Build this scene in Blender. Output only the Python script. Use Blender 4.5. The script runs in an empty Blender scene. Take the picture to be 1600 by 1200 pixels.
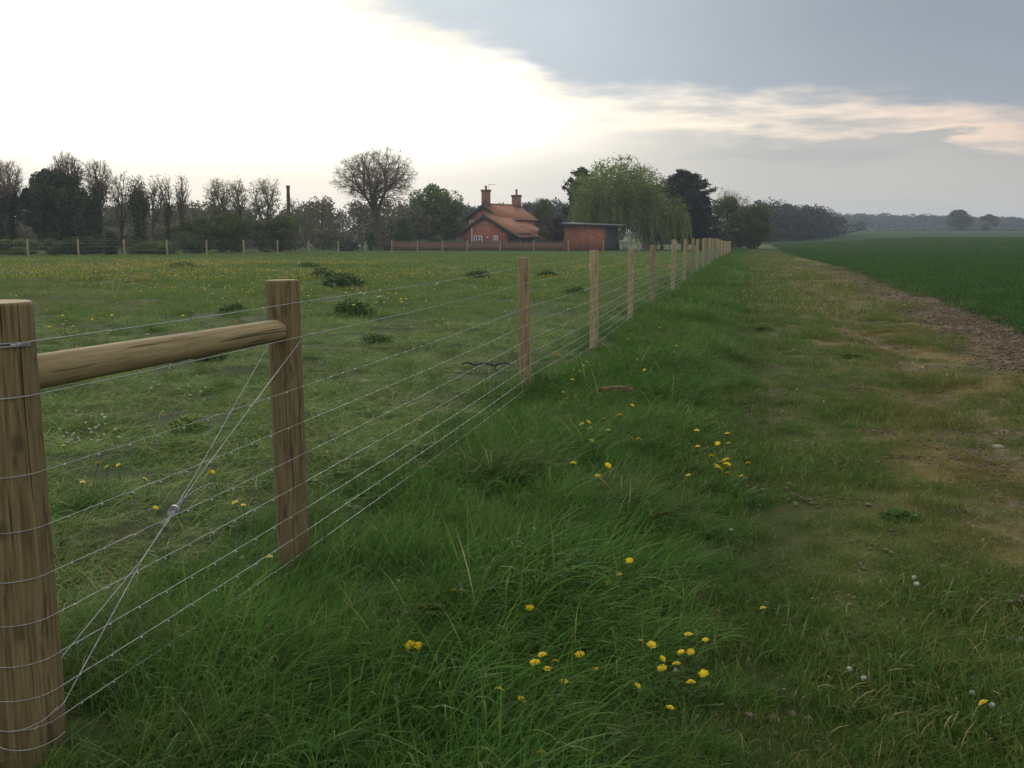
import bpy, math, random
import numpy as np
from mathutils import Vector, Matrix
R = math.radians
rng = np.random.default_rng(7)
random.seed(7)
sc = bpy.context.scene
COL = sc.collection

# ------------------------------------------------------------------ camera
cd = bpy.data.cameras.new('camera'); cam = bpy.data.objects.new('camera', cd); COL.objects.link(cam)
cam.location = (0, 0, 1.5); cam.rotation_euler = (R(90 - 8.83), 0, 0)
cd.sensor_width = 36; cd.lens = 36 * 1525 / 1600; cd.clip_start = .05; cd.clip_end = 6000
sc.camera = cam
sc.view_settings.view_transform = 'Standard'; sc.view_settings.look = 'None'
sc.view_settings.exposure = 0; sc.view_settings.gamma = 1

SUN_AZ, SUN_EL = R(-17), R(16)          # azimuth from +Y towards +X
# ------------------------------------------------------------------ node helper
class NT:
    def __init__(s, tree): s.t = tree; s.n = tree.nodes; s.l = tree.links
    def new(s, typ, **kw):
        n = s.n.new(typ)
        for k, v in kw.items(): setattr(n, k, v)
        return n
    def put(s, sock, v):
        if isinstance(v, bpy.types.NodeSocket): s.l.new(v, sock)
        elif v is not None: sock.default_value = v
    def m(s, op, a, b=None, c=None, clamp=False):
        n = s.new('ShaderNodeMath', operation=op); n.use_clamp = clamp
        s.put(n.inputs[0], a)
        if b is not None: s.put(n.inputs[1], b)
        if c is not None: s.put(n.inputs[2], c)
        return n.outputs[0]
    def ss(s, x, a, b, lo=0., hi=1.):
        n = s.new('ShaderNodeMapRange', interpolation_type='SMOOTHSTEP')
        s.put(n.inputs[0], x); s.put(n.inputs[1], a); s.put(n.inputs[2], b)
        n.inputs[3].default_value = lo; n.inputs[4].default_value = hi
        return n.outputs[0]
    def mix(s, f, a, b, mode='MIX'):
        n = s.new('ShaderNodeMix', data_type='RGBA', blend_type=mode)
        s.put(n.inputs[0], f)
        for i, v in ((6, a), (7, b)):
            if isinstance(v, tuple) and len(v) == 3: v = v + (1,)
            s.put(n.inputs[i], v)
        return n.outputs[2]
    def noise(s, vec, scale, detail=4, rough=.5):
        n = s.new('ShaderNodeTexNoise'); s.put(n.inputs['Vector'], vec)
        n.inputs['Scale'].default_value = scale; n.inputs['Detail'].default_value = detail
        n.inputs['Roughness'].default_value = rough
        return n.outputs[0]
    def xyz(s, x, y, z):
        n = s.new('ShaderNodeCombineXYZ'); s.put(n.inputs[0], x); s.put(n.inputs[1], y); s.put(n.inputs[2], z)
        return n.outputs[0]
    def sep(s, v):
        n = s.new('ShaderNodeSeparateXYZ'); s.put(n.inputs[0], v); return n.outputs
    def curve(s, x, pts):
        n = s.new('ShaderNodeFloatCurve'); s.put(n.inputs['Value'], x)
        c = n.mapping.curves[0]
        n.mapping.extend = 'HORIZONTAL'
        while len(c.points) < len(pts): c.points.new(.5, .5)
        for p, (a, b) in zip(c.points, pts): p.location = (a, b)
        n.mapping.update()
        return n.outputs[0]

# ------------------------------------------------------------------ world
w = bpy.data.worlds.new('World'); sc.world = w; w.use_nodes = True
N = NT(w.node_tree); N.n.clear()
tc = N.new('ShaderNodeTexCoord'); d3 = N.sep(tc.outputs['Generated'])
az = N.m('ARCTAN2', d3[0], d3[1])
hor = N.m('SQRT', N.m('ADD', N.m('MULTIPLY', d3[0], d3[0]), N.m('MULTIPLY', d3[1], d3[1])))
v = N.m('MINIMUM', N.m('DIVIDE', d3[2], N.m('MAXIMUM', hor, .02)), 4.0)
az01 = N.m('MULTIPLY_ADD', az, 1 / 2.4, .5, clamp=True)
def a01(a): return a / 2.4 + .5
B = N.m('SUBTRACT', N.curve(az01, [(0, .42), (a01(-.8), .42), (a01(-.45), .42), (a01(-.28), .34), (a01(-.18), .255), (a01(-.07), .19), (a01(0), .172),
                   (a01(.065), .146), (a01(.17), .137), (a01(.26), .133), (a01(.38), .124), (a01(.5), .094), (a01(.8), .04), (1, .02)]), .012)
vv = N.m('MINIMUM', v, 1.2)
n1 = N.noise(N.xyz(N.m('MULTIPLY', az, 4.2), N.m('MULTIPLY', vv, 19), 3.7), 1.9, 7, .6)
n2 = N.noise(N.xyz(N.m('MULTIPLY', az, 2.2), N.m('MULTIPLY', vv, 16), 9.1), 2.0, 5, .55)
n3 = N.noise(N.xyz(N.m('MULTIPLY', az, 2.0), N.m('MULTIPLY', vv, 4), 1.3), 1.6, 5, .5)
dd = N.m('ADD', N.m('SUBTRACT', v, B), N.m('MULTIPLY', N.m('SUBTRACT', n1, .5), .075))
cover = N.ss(dd, -.012, N.ss(az, -.1, .2, .036, .020))
# dark cloud: lighter on the sun side, bluish grey to the right
dk = N.mix(N.ss(az, -.15, .42), (.70, .80, .86), (.315, .36, .42))
dk = N.mix(N.m('MULTIPLY', N.ss(n3, .42, .68), .14), dk, (.235, .275, .335))
dk = N.mix(N.ss(dd, .10, .0, 0, .30), dk, (.50, .54, .58))
dk = N.mix(N.ss(vv, .30, .85), dk, (1.35, 1.33, 1.28))  # unseen sky overhead brightened to throw more light on the ground
dk = N.mix(N.ss(N.m('ABSOLUTE', az), .8, 1.8), dk, (1.1, 1.1, 1.08))  # cloud beside and behind the camera, out of view, brightened as fill light
# light sky under the cloud
lo = N.mix(N.ss(az, .0, .27), (1.25, 1.16, 1.02), (.50, .505, .485))
lo = N.mix(N.ss(az, .3, .55), lo, (.40, .37, .375))
glow = N.ss(N.m('ABSOLUTE', N.m('ADD', az, .27)), .42, .12)
lo = N.mix(glow, lo, (2.6, 2.5, 2.25))
lo = N.mix(N.m('MULTIPLY', N.ss(v, .14, .045), N.ss(az, .30, .0, .55, 1.)), lo, N.mix(N.ss(az, -.15, .22), (1.02, .98, .88), (.64, .62, .57)))
lo = N.mix(N.m('MULTIPLY', N.ss(n2, .47, .62), N.m('MULTIPLY', N.ss(az, .0, .2), .45)), lo, (.42, .44, .46))
band = N.m('MULTIPLY', N.ss(N.m('ADD', dd, N.m('MULTIPLY', N.m('SUBTRACT', n2, .5), .10)), N.ss(az, .12, .42, -.055, -.022), -.010), N.ss(az, .75, .5))
band = N.m('MULTIPLY', band, N.ss(n2, .66, .46, .12, 1.))
lo = N.mix(band, lo, N.mix(N.ss(az, .05, .5), (1.35, 1.20, .98), (1.0, .77, .61)))
lo = N.mix(N.ss(N.m('ABSOLUTE', az), .8, 1.8), lo, (.95, .94, .92))  # low sky out of view behind the camera, brightened as fill too
skt = N.new('ShaderNodeTexSky', sky_type='NISHITA'); skt.sun_disc = False
skt.sun_elevation = SUN_EL; skt.sun_rotation = SUN_AZ % (2 * math.pi)
nish = N.mix(1.0, skt.outputs[0], (.05, .05, .05), 'MULTIPLY')
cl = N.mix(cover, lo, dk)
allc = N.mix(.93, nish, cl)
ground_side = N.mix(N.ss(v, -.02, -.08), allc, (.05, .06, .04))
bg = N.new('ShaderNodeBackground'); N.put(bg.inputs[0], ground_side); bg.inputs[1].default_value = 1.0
wo = N.new('ShaderNodeOutputWorld'); N.l.new(bg.outputs[0], wo.inputs[0])
w.cycles.sampling_method = 'MANUAL'; w.cycles.sample_map_resolution = 1024

# ------------------------------------------------------------------ sun (behind thin cloud, ahead left)
sd = bpy.data.lights.new('sun', 'SUN'); so = bpy.data.objects.new('sun', sd); COL.objects.link(so)
sd.energy = 1.5; sd.angle = R(22); sd.color = (1, .93, .82)
sdir = Vector((math.sin(SUN_AZ) * math.cos(SUN_EL), math.cos(SUN_AZ) * math.cos(SUN_EL), math.sin(SUN_EL)))
so.rotation_euler = (-sdir).to_track_quat('-Z', 'Y').to_euler(); so.location = (-30, 60, 40)
sc.cycles.use_denoising = True
sc.cycles.max_bounces = 6; sc.cycles.diffuse_bounces = 3; sc.cycles.glossy_bounces = 2; sc.cycles.transmission_bounces = 3
sc.cycles.transparent_max_bounces = 4; sc.cycles.volume_bounces = 0
sc.cycles.sample_clamp_indirect = 4

# ------------------------------------------------------------------ object helpers
def tag(o, label=None, cat=None, group=None, kind=None):
    if label: o['label'] = label
    if cat: o['category'] = cat
    if group: o['group'] = group
    if kind: o['kind'] = kind
    return o
def empty(name, loc=(0, 0, 0), rz=0, **kw):
    o = bpy.data.objects.new(name, None); COL.objects.link(o); o.location = loc; o.rotation_euler = (0, 0, rz)
    o.empty_display_size = .2
    return tag(o, **kw)
def mesh_obj(name, V, F, mat, parent=None, attrs=None, smooth=False, link=True, loc=None):
    """V (n,3) array; F list of int arrays each (m,k)"""
    me = bpy.data.meshes.new(name)
    V = np.asarray(V, dtype=np.float32)
    if not isinstance(F, (list, tuple)): F = [F]
    F = [np.asarray(f, dtype=np.int32) for f in F if len(f)]
    me.vertices.add(len(V)); me.vertices.foreach_set('co', V.ravel())
    if F:
        tot = sum(f.size for f in F); npoly = sum(len(f) for f in F)
        me.loops.add(tot); me.polygons.add(npoly)
        me.loops.foreach_set('vertex_index', np.concatenate([f.ravel() for f in F]))
        cnt = np.concatenate([np.full(len(f), f.shape[1], dtype=np.int32) for f in F])
        st = np.concatenate([[0], np.cumsum(cnt)[:-1]]).astype(np.int32)
        me.polygons.foreach_set('loop_start', st)
        if smooth: me.polygons.foreach_set('use_smooth', np.ones(npoly, dtype=bool))
    for k, a in (attrs or {}).items():
        a = np.asarray(a)
        ty = 'INT' if a.dtype.kind == 'i' else ('FLOAT_VECTOR' if a.ndim == 2 else 'FLOAT')
        at = me.attributes.new(k, ty, 'POINT')
        at.data.foreach_set('vector' if ty == 'FLOAT_VECTOR' else 'value', a.astype(np.int32 if ty == 'INT' else np.float32).ravel())
    me.update(calc_edges=True); me.validate()
    if mat: me.materials.append(mat)
    o = bpy.data.objects.new(name, me)
    if link: COL.objects.link(o)
    if parent: o.parent = parent
    if loc is not None: o.location = loc
    return o

class MB:
    """collects shapes into one mesh"""
    def __init__(s): s.V = []; s.F = {3: [], 4: []}; s.n = 0; s.A = []
    def add(s, V, F, a=None):
        V = np.asarray(V, float).reshape(-1, 3)
        for f in (F if isinstance(F, list) else [F]):
            f = np.asarray(f, int)
            if len(f): s.F[f.shape[1]].append(f + s.n)
        s.V.append(V); s.n += len(V); s.A.append(np.full(len(V), random.random() if a is None else a))
    def box(s, c, size, rz=0, a=None):
        x, y, z = [k / 2 for k in size]
        P = np.array([[i * x, j * y, k * z] for k in (-1, 1) for j in (-1, 1) for i in (-1, 1)])
        co, si = math.cos(rz), math.sin(rz)
        P = P @ np.array([[co, si, 0], [-si, co, 0], [0, 0, 1]]) + np.array(c)
        s.add(P, np.array([[0, 2, 3, 1], [4, 5, 7, 6], [0, 1, 5, 4], [2, 6, 7, 3], [0, 4, 6, 2], [1, 3, 7, 5]]), a)
    def poly_prism(s, pts, vec, a=None):
        """extrude an arbitrary polygon (list of 3d) by vec; triangulated caps as fan (convex)"""
        P = np.array(pts, float); n = len(P); Q = P + np.array(vec)
        cap = [[0, i, i + 1] for i in range(1, n - 1)]
        cap2 = [[n, n + i + 1, n + i] for i in range(1, n - 1)]
        side = [[i, n + i, n + (i + 1) % n, (i + 1) % n] for i in range(n)]
        s.add(np.vstack([P, Q]), [np.array(cap + cap2), np.array(side)], a)
    def tubes(s, P, Rr, sides=5, a=None, cap=False):
        """P (n,k,3), Rr (n,k)"""
        P = np.asarray(P, float); Rr = np.asarray(Rr, float)
        if P.ndim == 2: P = P[None]; Rr = np.broadcast_to(Rr, P.shape[:2])
        n, k, _ = P.shape
        T = np.gradient(P, axis=1) if k > 1 else P
        T /= np.linalg.norm(T, axis=2, keepdims=True) + 1e-9
        ref = np.where(np.abs(T[:, :1, 2:3]) > .9, np.array([1., 0, 0]), np.array([0, 0, 1.]))
        U = np.cross(T, np.broadcast_to(ref, T.shape)); U /= np.linalg.norm(U, axis=2, keepdims=True) + 1e-9
        W = np.cross(T, U)
        an = np.arange(sides) * 2 * math.pi / sides
        ring = P[:, :, None] + Rr[:, :, None, None] * (np.cos(an)[None, None, :, None] * U[:, :, None] + np.sin(an)[None, None, :, None] * W[:, :, None])
        V = ring.reshape(-1, 3)
        base = (np.arange(n) * k * sides)[:, None, None]; i = np.arange(k - 1)[None, :, None] * sides; j = np.arange(sides)[None, None, :]
        j2 = (j + 1) % sides
        F = np.stack([base + i + j, base + i + sides + j, base + i + sides + j2, base + i + j2], -1).reshape(-1, 4)
        FF = [F]
        if cap:
            tri = []
            for b in range(n):
                for e, o2 in ((0, 0), ((k - 1) * sides, 1)):
                    for q in range(1, sides - 1):
                        x = [b * k * sides + e, b * k * sides + e + q, b * k * sides + e + q + 1]
                        tri.append(x if o2 else x[::-1])
            FF.append(np.array(tri))
        s.add(V, FF, a)
    def build(s, name, mat, parent=None, smooth=False, **kw):
        return mesh_obj(name, np.vstack(s.V), [np.vstack(f) for f in s.F.values() if f], mat, parent, {'bl': np.concatenate(s.A)}, smooth, **kw)

def vnoise(x, y, seed=0):
    x = np.asarray(x, float); y = np.asarray(y, float)
    xi = np.floor(x).astype(np.int64); yi = np.floor(y).astype(np.int64); fx_ = x - xi; fy_ = y - yi
    def h(a, b):
        n = (a * 374761393 + b * 668265263 + seed * 974634777) & 0xffffffff
        n = ((n ^ (n >> 13)) * 1274126177) & 0xffffffff
        return ((n ^ (n >> 16)) & 0xffff) / 65535.
    u = fx_ * fx_ * (3 - 2 * fx_); w_ = fy_ * fy_ * (3 - 2 * fy_)
    return (h(xi, yi) * (1 - u) + h(xi + 1, yi) * u) * (1 - w_) + (h(xi, yi + 1) * (1 - u) + h(xi + 1, yi + 1) * u) * w_
def sst(a, b, x):
    x = np.clip((np.asarray(x, float) - a) / (b - a), 0, 1); return x * x * (3 - 2 * x)
def fx(Y): return -2.02 + .24 * np.asarray(Y, float)      # the fence line; t = X - fx(Y) is the distance to its right
def g(X, Y):
    X = np.asarray(X, float); Y = np.asarray(Y, float); t = X - fx(Y)
    left = -.75 * sst(30, 115, Y); right = 2.1 * sst(110, 400, Y) + 1.0 * sst(400, 900, Y)
    w_ = sst(5, 40, t)
    z = left * (1 - w_) + right * w_
    near = 1 - sst(40, 90, np.hypot(X, Y))
    z = z + near * (.05 * (vnoise(X * 1.3, Y * 1.3, 1) - .5) + .035 * (vnoise(X * 4, Y * 4, 2) - .5))
    z = z - near * (.05 * np.exp(-((t - 2.15) / .25) ** 2) + .05 * np.exp(-((t - 3.8) / .3) ** 2) - .05 * np.exp(-((t - 1.05) / .45) ** 2) + .035 * np.exp(-(t / .4) ** 2) * (Y < 9))
    z = z + near * sst(4.4, 5.4, t) * (1 - sst(6.3, 6.8, t)) * .06 * vnoise(X * 6, Y * 6, 3)
    return z
PIT = R(8.83)
def ray(px, py):
    a, b = (px - 800) / 1525, (600 - py) / 1525
    d = np.array([a, math.cos(PIT) + b * math.sin(PIT), -math.sin(PIT) + b * math.cos(PIT)])
    return d
def at(px, py):
    """ground point seen at that place of the photograph"""
    d = ray(px, py); o = np.array([0, 0, 1.5]); s = 1.
    for _ in range(4000):
        p = o + d * s
        if p[2] < g(p[0], p[1]): break
        s *= 1.002
    return np.array([p[0], p[1], float(g(p[0], p[1]))])
def atY(px, Y, py=None):
    """point at distance Y in the column px (on the ground when py is None)"""
    d = ray(px, py if py is not None else 370); p = d * (Y / d[1])
    return np.array([p[0], Y, 1.5 + p[2] if py is not None else float(g(p[0], Y))])

# ------------------------------------------------------------------ materials
def mat(name):
    m = bpy.data.materials.new(name); m.use_nodes = True; n = NT(m.node_tree); n.n.clear()
    out = n.new('ShaderNodeOutputMaterial'); return m, n, out
def principled(n, out, col, rough=.8, metal=0, spec=.3, bump=None, bstr=.4, bdist=.01):
    p = n.new('ShaderNodeBsdfPrincipled')
    if isinstance(col, tuple) and len(col) == 3: col = col + (1,)
    n.put(p.inputs['Base Color'], col); n.put(p.inputs['Roughness'], rough); n.put(p.inputs['Metallic'], metal)
    p.inputs['Specular IOR Level'].default_value = spec
    if bump is not None:
        b = n.new('ShaderNodeBump'); n.put(b.inputs['Height'], bump); b.inputs['Strength'].default_value = bstr; b.inputs['Distance'].default_value = bdist
        n.l.new(b.outputs[0], p.inputs['Normal'])
    n.l.new(p.outputs[0], out.inputs[0]); return p

def plant_mat(name, cols, world_scale=.6, patch=None, straw=0, transl=.35, rough=.6, spec=.12):
    """cols: three leaf colours mixed by leaf (bl), by plant (object random) and by patch of ground"""
    m, n, out = mat(name)
    at_ = n.new('ShaderNodeAttribute', attribute_name='bl')
    oi = n.new('ShaderNodeObjectInfo'); ge = n.new('ShaderNodeNewGeometry')
    big = n.noise(ge.outputs['Position'], world_scale, 3, .6)
    f = n.m('ADD', n.m('MULTIPLY', at_.outputs['Fac'], .55), n.m('ADD', n.m('MULTIPLY', oi.outputs['Random'], .25), n.m('MULTIPLY', big, .35)), )
    c = n.mix(n.ss(f, .25, .7), cols[0], cols[1]); c = n.mix(n.ss(f, .72, 1.0), c, cols[2])
    if patch: 
        pf = n.ss(n.noise(ge.outputs['Position'], patch[1], 3), .52, .66, 0, patch[2])
        if name == 'turf_grass':        # yellower where the track is driven on
            s_ = n.sep(ge.outputs['Position']); t_ = n.m('ADD', n.m('SUBTRACT', s_[0], n.m('MULTIPLY', s_[1], .24)), 2.02); pf = n.m('MULTIPLY', n.m('ADD', pf, .18), n.ss(t_, 2.7, 3.7, .1, 1.))
        c = n.mix(pf, c, patch[0])
    if straw: c = n.mix(n.m('GREATER_THAN', n.m('FRACT', n.m('MULTIPLY', at_.outputs['Fac'], 17.31)), 1 - straw), c, (.34, .28, .14))
    d = n.new('ShaderNodeBsdfPrincipled'); n.put(d.inputs['Base Color'], c); d.inputs['Roughness'].default_value = rough
    d.inputs['Specular IOR Level'].default_value = spec
    t = n.new('ShaderNodeBsdfTranslucent'); n.put(t.inputs[0], c)
    mx = n.new('ShaderNodeMixShader'); mx.inputs[0].default_value = transl
    n.l.new(d.outputs[0], mx.inputs[1]); n.l.new(t.outputs[0], mx.inputs[2]); n.l.new(mx.outputs[0], out.inputs[0])
    return m
M = {}
M['lush'] = plant_mat('lush_grass', [(.026, .074, .011), (.070, .155, .022), (.165, .245, .055)], .8, ((.09, .085, .035), 1.1, .35), straw=.006)
M['turf'] = plant_mat('turf_grass', [(.040, .092, .015), (.082, .140, .025), (.16, .175, .048)], .7, ((.18, .135, .040), .5, .6), straw=.06)
M['mown'] = plant_mat('mown_grass', [(.070, .14, .030), (.15, .235, .056), (.28, .33, .13)], .6, ((.12, .11, .06), .8, .4), straw=.07)
M['meadow'] = plant_mat('meadow_grass', [(.065, .125, .026), (.125, .20, .045), (.22, .245, .08)], .15, ((.13, .12, .045), .12, .5))
M['crop'] = plant_mat('crop_leaves', [(.024, .066, .012), (.044, .105, .020), (.075, .15, .032)], .1)
M['weed'] = plant_mat('weed_leaves', [(.030, .072, .022), (.05, .10, .030), (.09, .14, .045)], 1.)
M['broadleaf'] = plant_mat('broad_leaf', [(.04, .09, .025), (.07, .13, .035), (.11, .17, .05)], 2.)
M['leaf_green'] = plant_mat('leaf_green', [(.05, .08, .018), (.10, .14, .03), (.18, .21, .055)], .3)
M['leaf_light'] = plant_mat('leaf_light', [(.07, .10, .025), (.12, .155, .04), (.19, .21, .07)], .3)
M['leaf_willow'] = plant_mat('leaf_willow', [(.10, .14, .026), (.18, .225, .05), (.26, .29, .085)], .35)
M['leaf_dark'] = plant_mat('leaf_dark', [(.012, .020, .013), (.025, .036, .020), (.045, .058, .030)], .4, transl=.15)
M['leaf_ivy'] = plant_mat('leaf_ivy', [(.034, .046, .019), (.06, .078, .03), (.10, .118, .046)], .4, transl=.15)
M['leaf_bush'] = plant_mat('leaf_bush', [(.052, .078, .018), (.098, .128, .030), (.16, .175, .05)], .3)
M['leaf_bright'] = plant_mat('leaf_bright', [(.03, .08, .02), (.05, .13, .03), (.09, .18, .05)], .3)
M['leaf_purple'] = plant_mat('leaf_purple', [(.022, .008, .012), (.045, .014, .02), (.06, .03, .025)], .3, transl=.2)
M['twig_brown'] = plant_mat('twig_brown', [(.10, .082, .055), (.15, .12, .08), (.19, .16, .11)], .3, transl=0)
M['wood_mass'] = plant_mat('wood_mass', [(.08, .08, .045), (.115, .108, .06), (.14, .15, .065)], .06, transl=.1)
M['far_wood'] = plant_mat('far_wood', [(.026, .034, .024), (.042, .052, .034), (.06, .07, .04)], .03, transl=.1)
def bark(name, c1, c2):
    m, n, out = mat(name); tc = n.new('ShaderNodeTexCoord')
    mp = n.new('ShaderNodeMapping'); mp.inputs['Scale'].default_value = (6, 6, 1.2); n.l.new(tc.outputs['Object'], mp.inputs[0])
    q = n.noise(mp.outputs[0], 1.5, 5, .65); principled(n, out, n.mix(n.ss(q, .35, .65), c1, c2), .95, bump=q, bdist=.05); return m
M['bark'] = bark('bark', (.035, .028, .022), (.085, .068, .052))

def timber(name, c_lo, c_mid, c_hi, knots=True, grain=95., blot=.6, stain=.55):
    m, n, out = mat(name); tc = n.new('ShaderNodeTexCoord'); oc = tc.outputs['Object']
    mp = n.new('ShaderNodeMapping'); mp.inputs['Scale'].default_value = (1, 1, .045); n.l.new(oc, mp.inputs[0])
    gr = n.noise(mp.outputs[0], grain, 5, .65)
    mp2 = n.new('ShaderNodeMapping'); mp2.inputs['Scale'].default_value = (1, 1, .28); n.l.new(oc, mp2.inputs[0])
    bl = n.noise(mp2.outputs[0], 14, 4, .6)
    c = n.mix(n.ss(gr, .3, .7), c_lo, c_hi); c = n.mix(n.ss(bl, .38, .68, 0, blot), c, c_mid)
    crk = n.new('ShaderNodeMapping'); crk.inputs['Scale'].default_value = (1, 1, .02); n.l.new(oc, crk.inputs[0])
    cr = n.noise(crk.outputs[0], 95, 2, .4)
    c = n.mix(n.ss(cr, .62, .70, 0, .85), c, tuple(k * .22 for k in c_lo))
    # dark slanting stains
    st = n.new('ShaderNodeMapping'); st.inputs['Scale'].default_value = (1, 1, .22); n.l.new(oc, st.inputs[0])
    sn = n.noise(st.outputs[0], 32, 3, .55)
    c = n.mix(n.ss(sn, .56, .68, 0, stain), c, tuple(k * .4 for k in c_lo))
    h = n.m('SUBTRACT', gr, n.m('MULTIPLY', n.ss(cr, .64, .74), 1.5))
    if knots:
        vo = n.new('ShaderNodeTexVoronoi'); vm = n.new('ShaderNodeMapping'); vm.inputs['Scale'].default_value = (1, 1, .55); n.l.new(oc, vm.inputs[0])
        n.l.new(vm.outputs[0], vo.inputs['Vector']); vo.inputs['Scale'].default_value = 7
        c = n.mix(n.ss(vo.outputs['Distance'], .17, .05, 0, .8), c, tuple(k * .35 for k in c_mid))
    principled(n, out, c, .8, bump=h, bstr=.6, bdist=.004, spec=.25); return m
M['strainer'] = timber('strainer_timber', (.072, .048, .020), (.145, .116, .055), (.185, .145, .072))
M['rail'] = timber('rail_timber', (.15, .115, .055), (.21, .165, .08), (.26, .205, .105), grain=70, stain=.2)
M['post'] = timber('post_timber', (.17, .135, .07), (.27, .22, .115), (.38, .32, .19), grain=70, blot=.4)
M['post_brown'] = timber('post_timber_brown', (.12, .085, .042), (.20, .15, .075), (.30, .24, .135), grain=70, blot=.5)
def endgrain():
    m, n, out = mat('end_grain'); tc = n.new('ShaderNodeTexCoord'); s_ = n.sep(tc.outputs['Object'])
    r = n.m('SQRT', n.m('ADD', n.m('MULTIPLY', s_[0], s_[0]), n.m('MULTIPLY', s_[1], s_[1])))
    wv = n.m('SINE', n.m('ADD', n.m('MULTIPLY', r, 900), n.m('MULTIPLY', n.noise(tc.outputs['Object'], 18, 2), 9)))
    c = n.mix(n.m('MULTIPLY_ADD', wv, .5, .5), (.20, .14, .075), (.34, .27, .17))
    principled(n, out, c, .9); return m
M['endgrain'] = endgrain()
def simple(name, col, rough=.6, metal=0, nz=None, spec=.3):
    m, n, out = mat(name)
    c = col
    if nz:
        tc = n.new('ShaderNodeTexCoord'); c = n.mix(n.ss(n.noise(tc.outputs['Object'], nz[0], 4), .35, .65), col, nz[1])
    principled(n, out, c, rough, metal, spec); return m
M['wire'] = simple('galvanised_wire', (.36, .37, .38), .5, .5, (30, (.25, .26, .27)))
M['knot'] = simple('wire_knot', (.60, .62, .64), .4, .5, (60, (.5, .52, .54)))
M['stay'] = simple('stay_wire', (.16, .20, .19), .5, .4, (30, (.12, .16, .14)))
M['green_wire'] = simple('green_wire', (.03, .13, .12), .5, .1, (20, (.04, .11, .10)))
M['zinc'] = simple('zinc_plate', (.38, .39, .41), .65, .3, (90, (.28, .29, .31)))
M['white'] = simple('white_paint', (.72, .72, .72), .5, 0, (12, (.62, .63, .64)))
M['glass'] = simple('window_glass', (.03, .035, .045), .08, 0, (3, (.05, .055, .06)), spec=.6)
M['dark'] = simple('dark_timber', (.022, .019, .018), .7, 0, (5, (.035, .03, .027)))
M['barge'] = simple('barge_board', (.03, .026, .026), .6, 0, (5, (.045, .038, .036)))
M['pot'] = simple('clay_pot', (.20, .10, .06), .8, 0, (15, (.14, .08, .05)))
M['lead'] = simple('grey_metal', (.20, .21, .22), .5, .3, (9, (.14, .15, .16)))
M['sheet'] = simple('roof_sheet', (.19, .20, .20), .8, .0, (3, (.12, .13, .12)))
M['boards'] = simple('weathered_boards', (.085, .085, .085), .85, 0, (6, (.05, .045, .042)))
M['panel'] = simple('fence_panel', (.17, .095, .06), .85, 0, (4, (.13, .08, .05)))
M['panel_rail'] = simple('fence_rail', (.24, .17, .11), .85, 0, (4, (.2, .14, .09)))
M['soil'] = simple('dark_soil', (.028, .022, .016), 1, 0, (40, (.05, .038, .026)))
M['rust'] = simple('rusty_board', (.10, .035, .022), .85, 0, (30, (.06, .025, .018)))
M['stone'] = simple('pale_stone', (.36, .33, .28), .9, 0, (40, (.27, .24, .2)))
def brick(name, c1, c2, mortar, sc_=9):
    m, n, out = mat(name); tc = n.new('ShaderNodeTexCoord'); b = n.new('ShaderNodeTexBrick')
    s_ = n.sep(tc.outputs['Object'])
    n.l.new(n.xyz(n.m('ADD', s_[0], s_[1]), s_[2], 0.), b.inputs['Vector'])
    for i, c in enumerate((c1, c2, mortar)): b.inputs[i + 1].default_value = c + (1,)
    b.inputs['Scale'].default_value = 1; b.inputs['Brick Width'].default_value = .225; b.inputs['Row Height'].default_value = .075
    b.inputs['Mortar Size'].default_value = .01
    q = n.noise(tc.outputs['Object'], 1.2, 5, .6)
    c = n.mix(n.ss(q, .45, .65, 0, .45), b.outputs[0], tuple(k * .55 for k in c1)); c = n.mix(n.ss(n.noise(tc.outputs['Object'], 2.6, 3, .6), .5, .62, 0, .5), c, tuple(min(1, k * 1.5) for k in c1))
    principled(n, out, c, .9); return m
M['brick'] = brick('red_brick', (.28, .080, .042), (.20, .060, .036), (.20, .13, .10))
M['brick_shed'] = brick('orange_brick', (.25, .078, .040), (.18, .06, .036), (.20, .12, .08))
M['brick_chim'] = brick('chimney_brick', (.20, .095, .06), (.14, .07, .05), (.2, .15, .12))
M['old_brick'] = brick('old_brick', (.085, .05, .036), (.06, .038, .03), (.08, .06, .05))
def tiles():
    m, n, out = mat('clay_tiles'); tc = n.new('ShaderNodeTexCoord'); oc = tc.outputs['Object']
    s_ = n.sep(oc)
    b = n.new('ShaderNodeTexBrick'); n.l.new(n.xyz(n.m('ADD', s_[1], n.m('MULTIPLY', s_[0], .3)), n.m('MULTIPLY', s_[2], 1.8), 0.), b.inputs['Vector'])
    for i, c in enumerate(((.27, .105, .050), (.19, .075, .038), (.09, .042, .026))): b.inputs[i + 1].default_value = c + (1,)
    b.inputs['Scale'].default_value = 1; b.inputs['Brick Width'].default_value = .25; b.inputs['Row Height'].default_value = .22; b.inputs['Mortar Size'].default_value = .015
    q = n.noise(oc, 1.1, 5, .7)
    c = n.mix(n.ss(q, .45, .62, 0, .5), b.outputs[0], (.10, .07, .035)); c = n.mix(n.ss(n.noise(oc, 7, 3, .6), .48, .58, 0, .5), c, (.33, .14, .07))
    principled(n, out, c, .9); return m
M['tiles'] = tiles()

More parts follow.
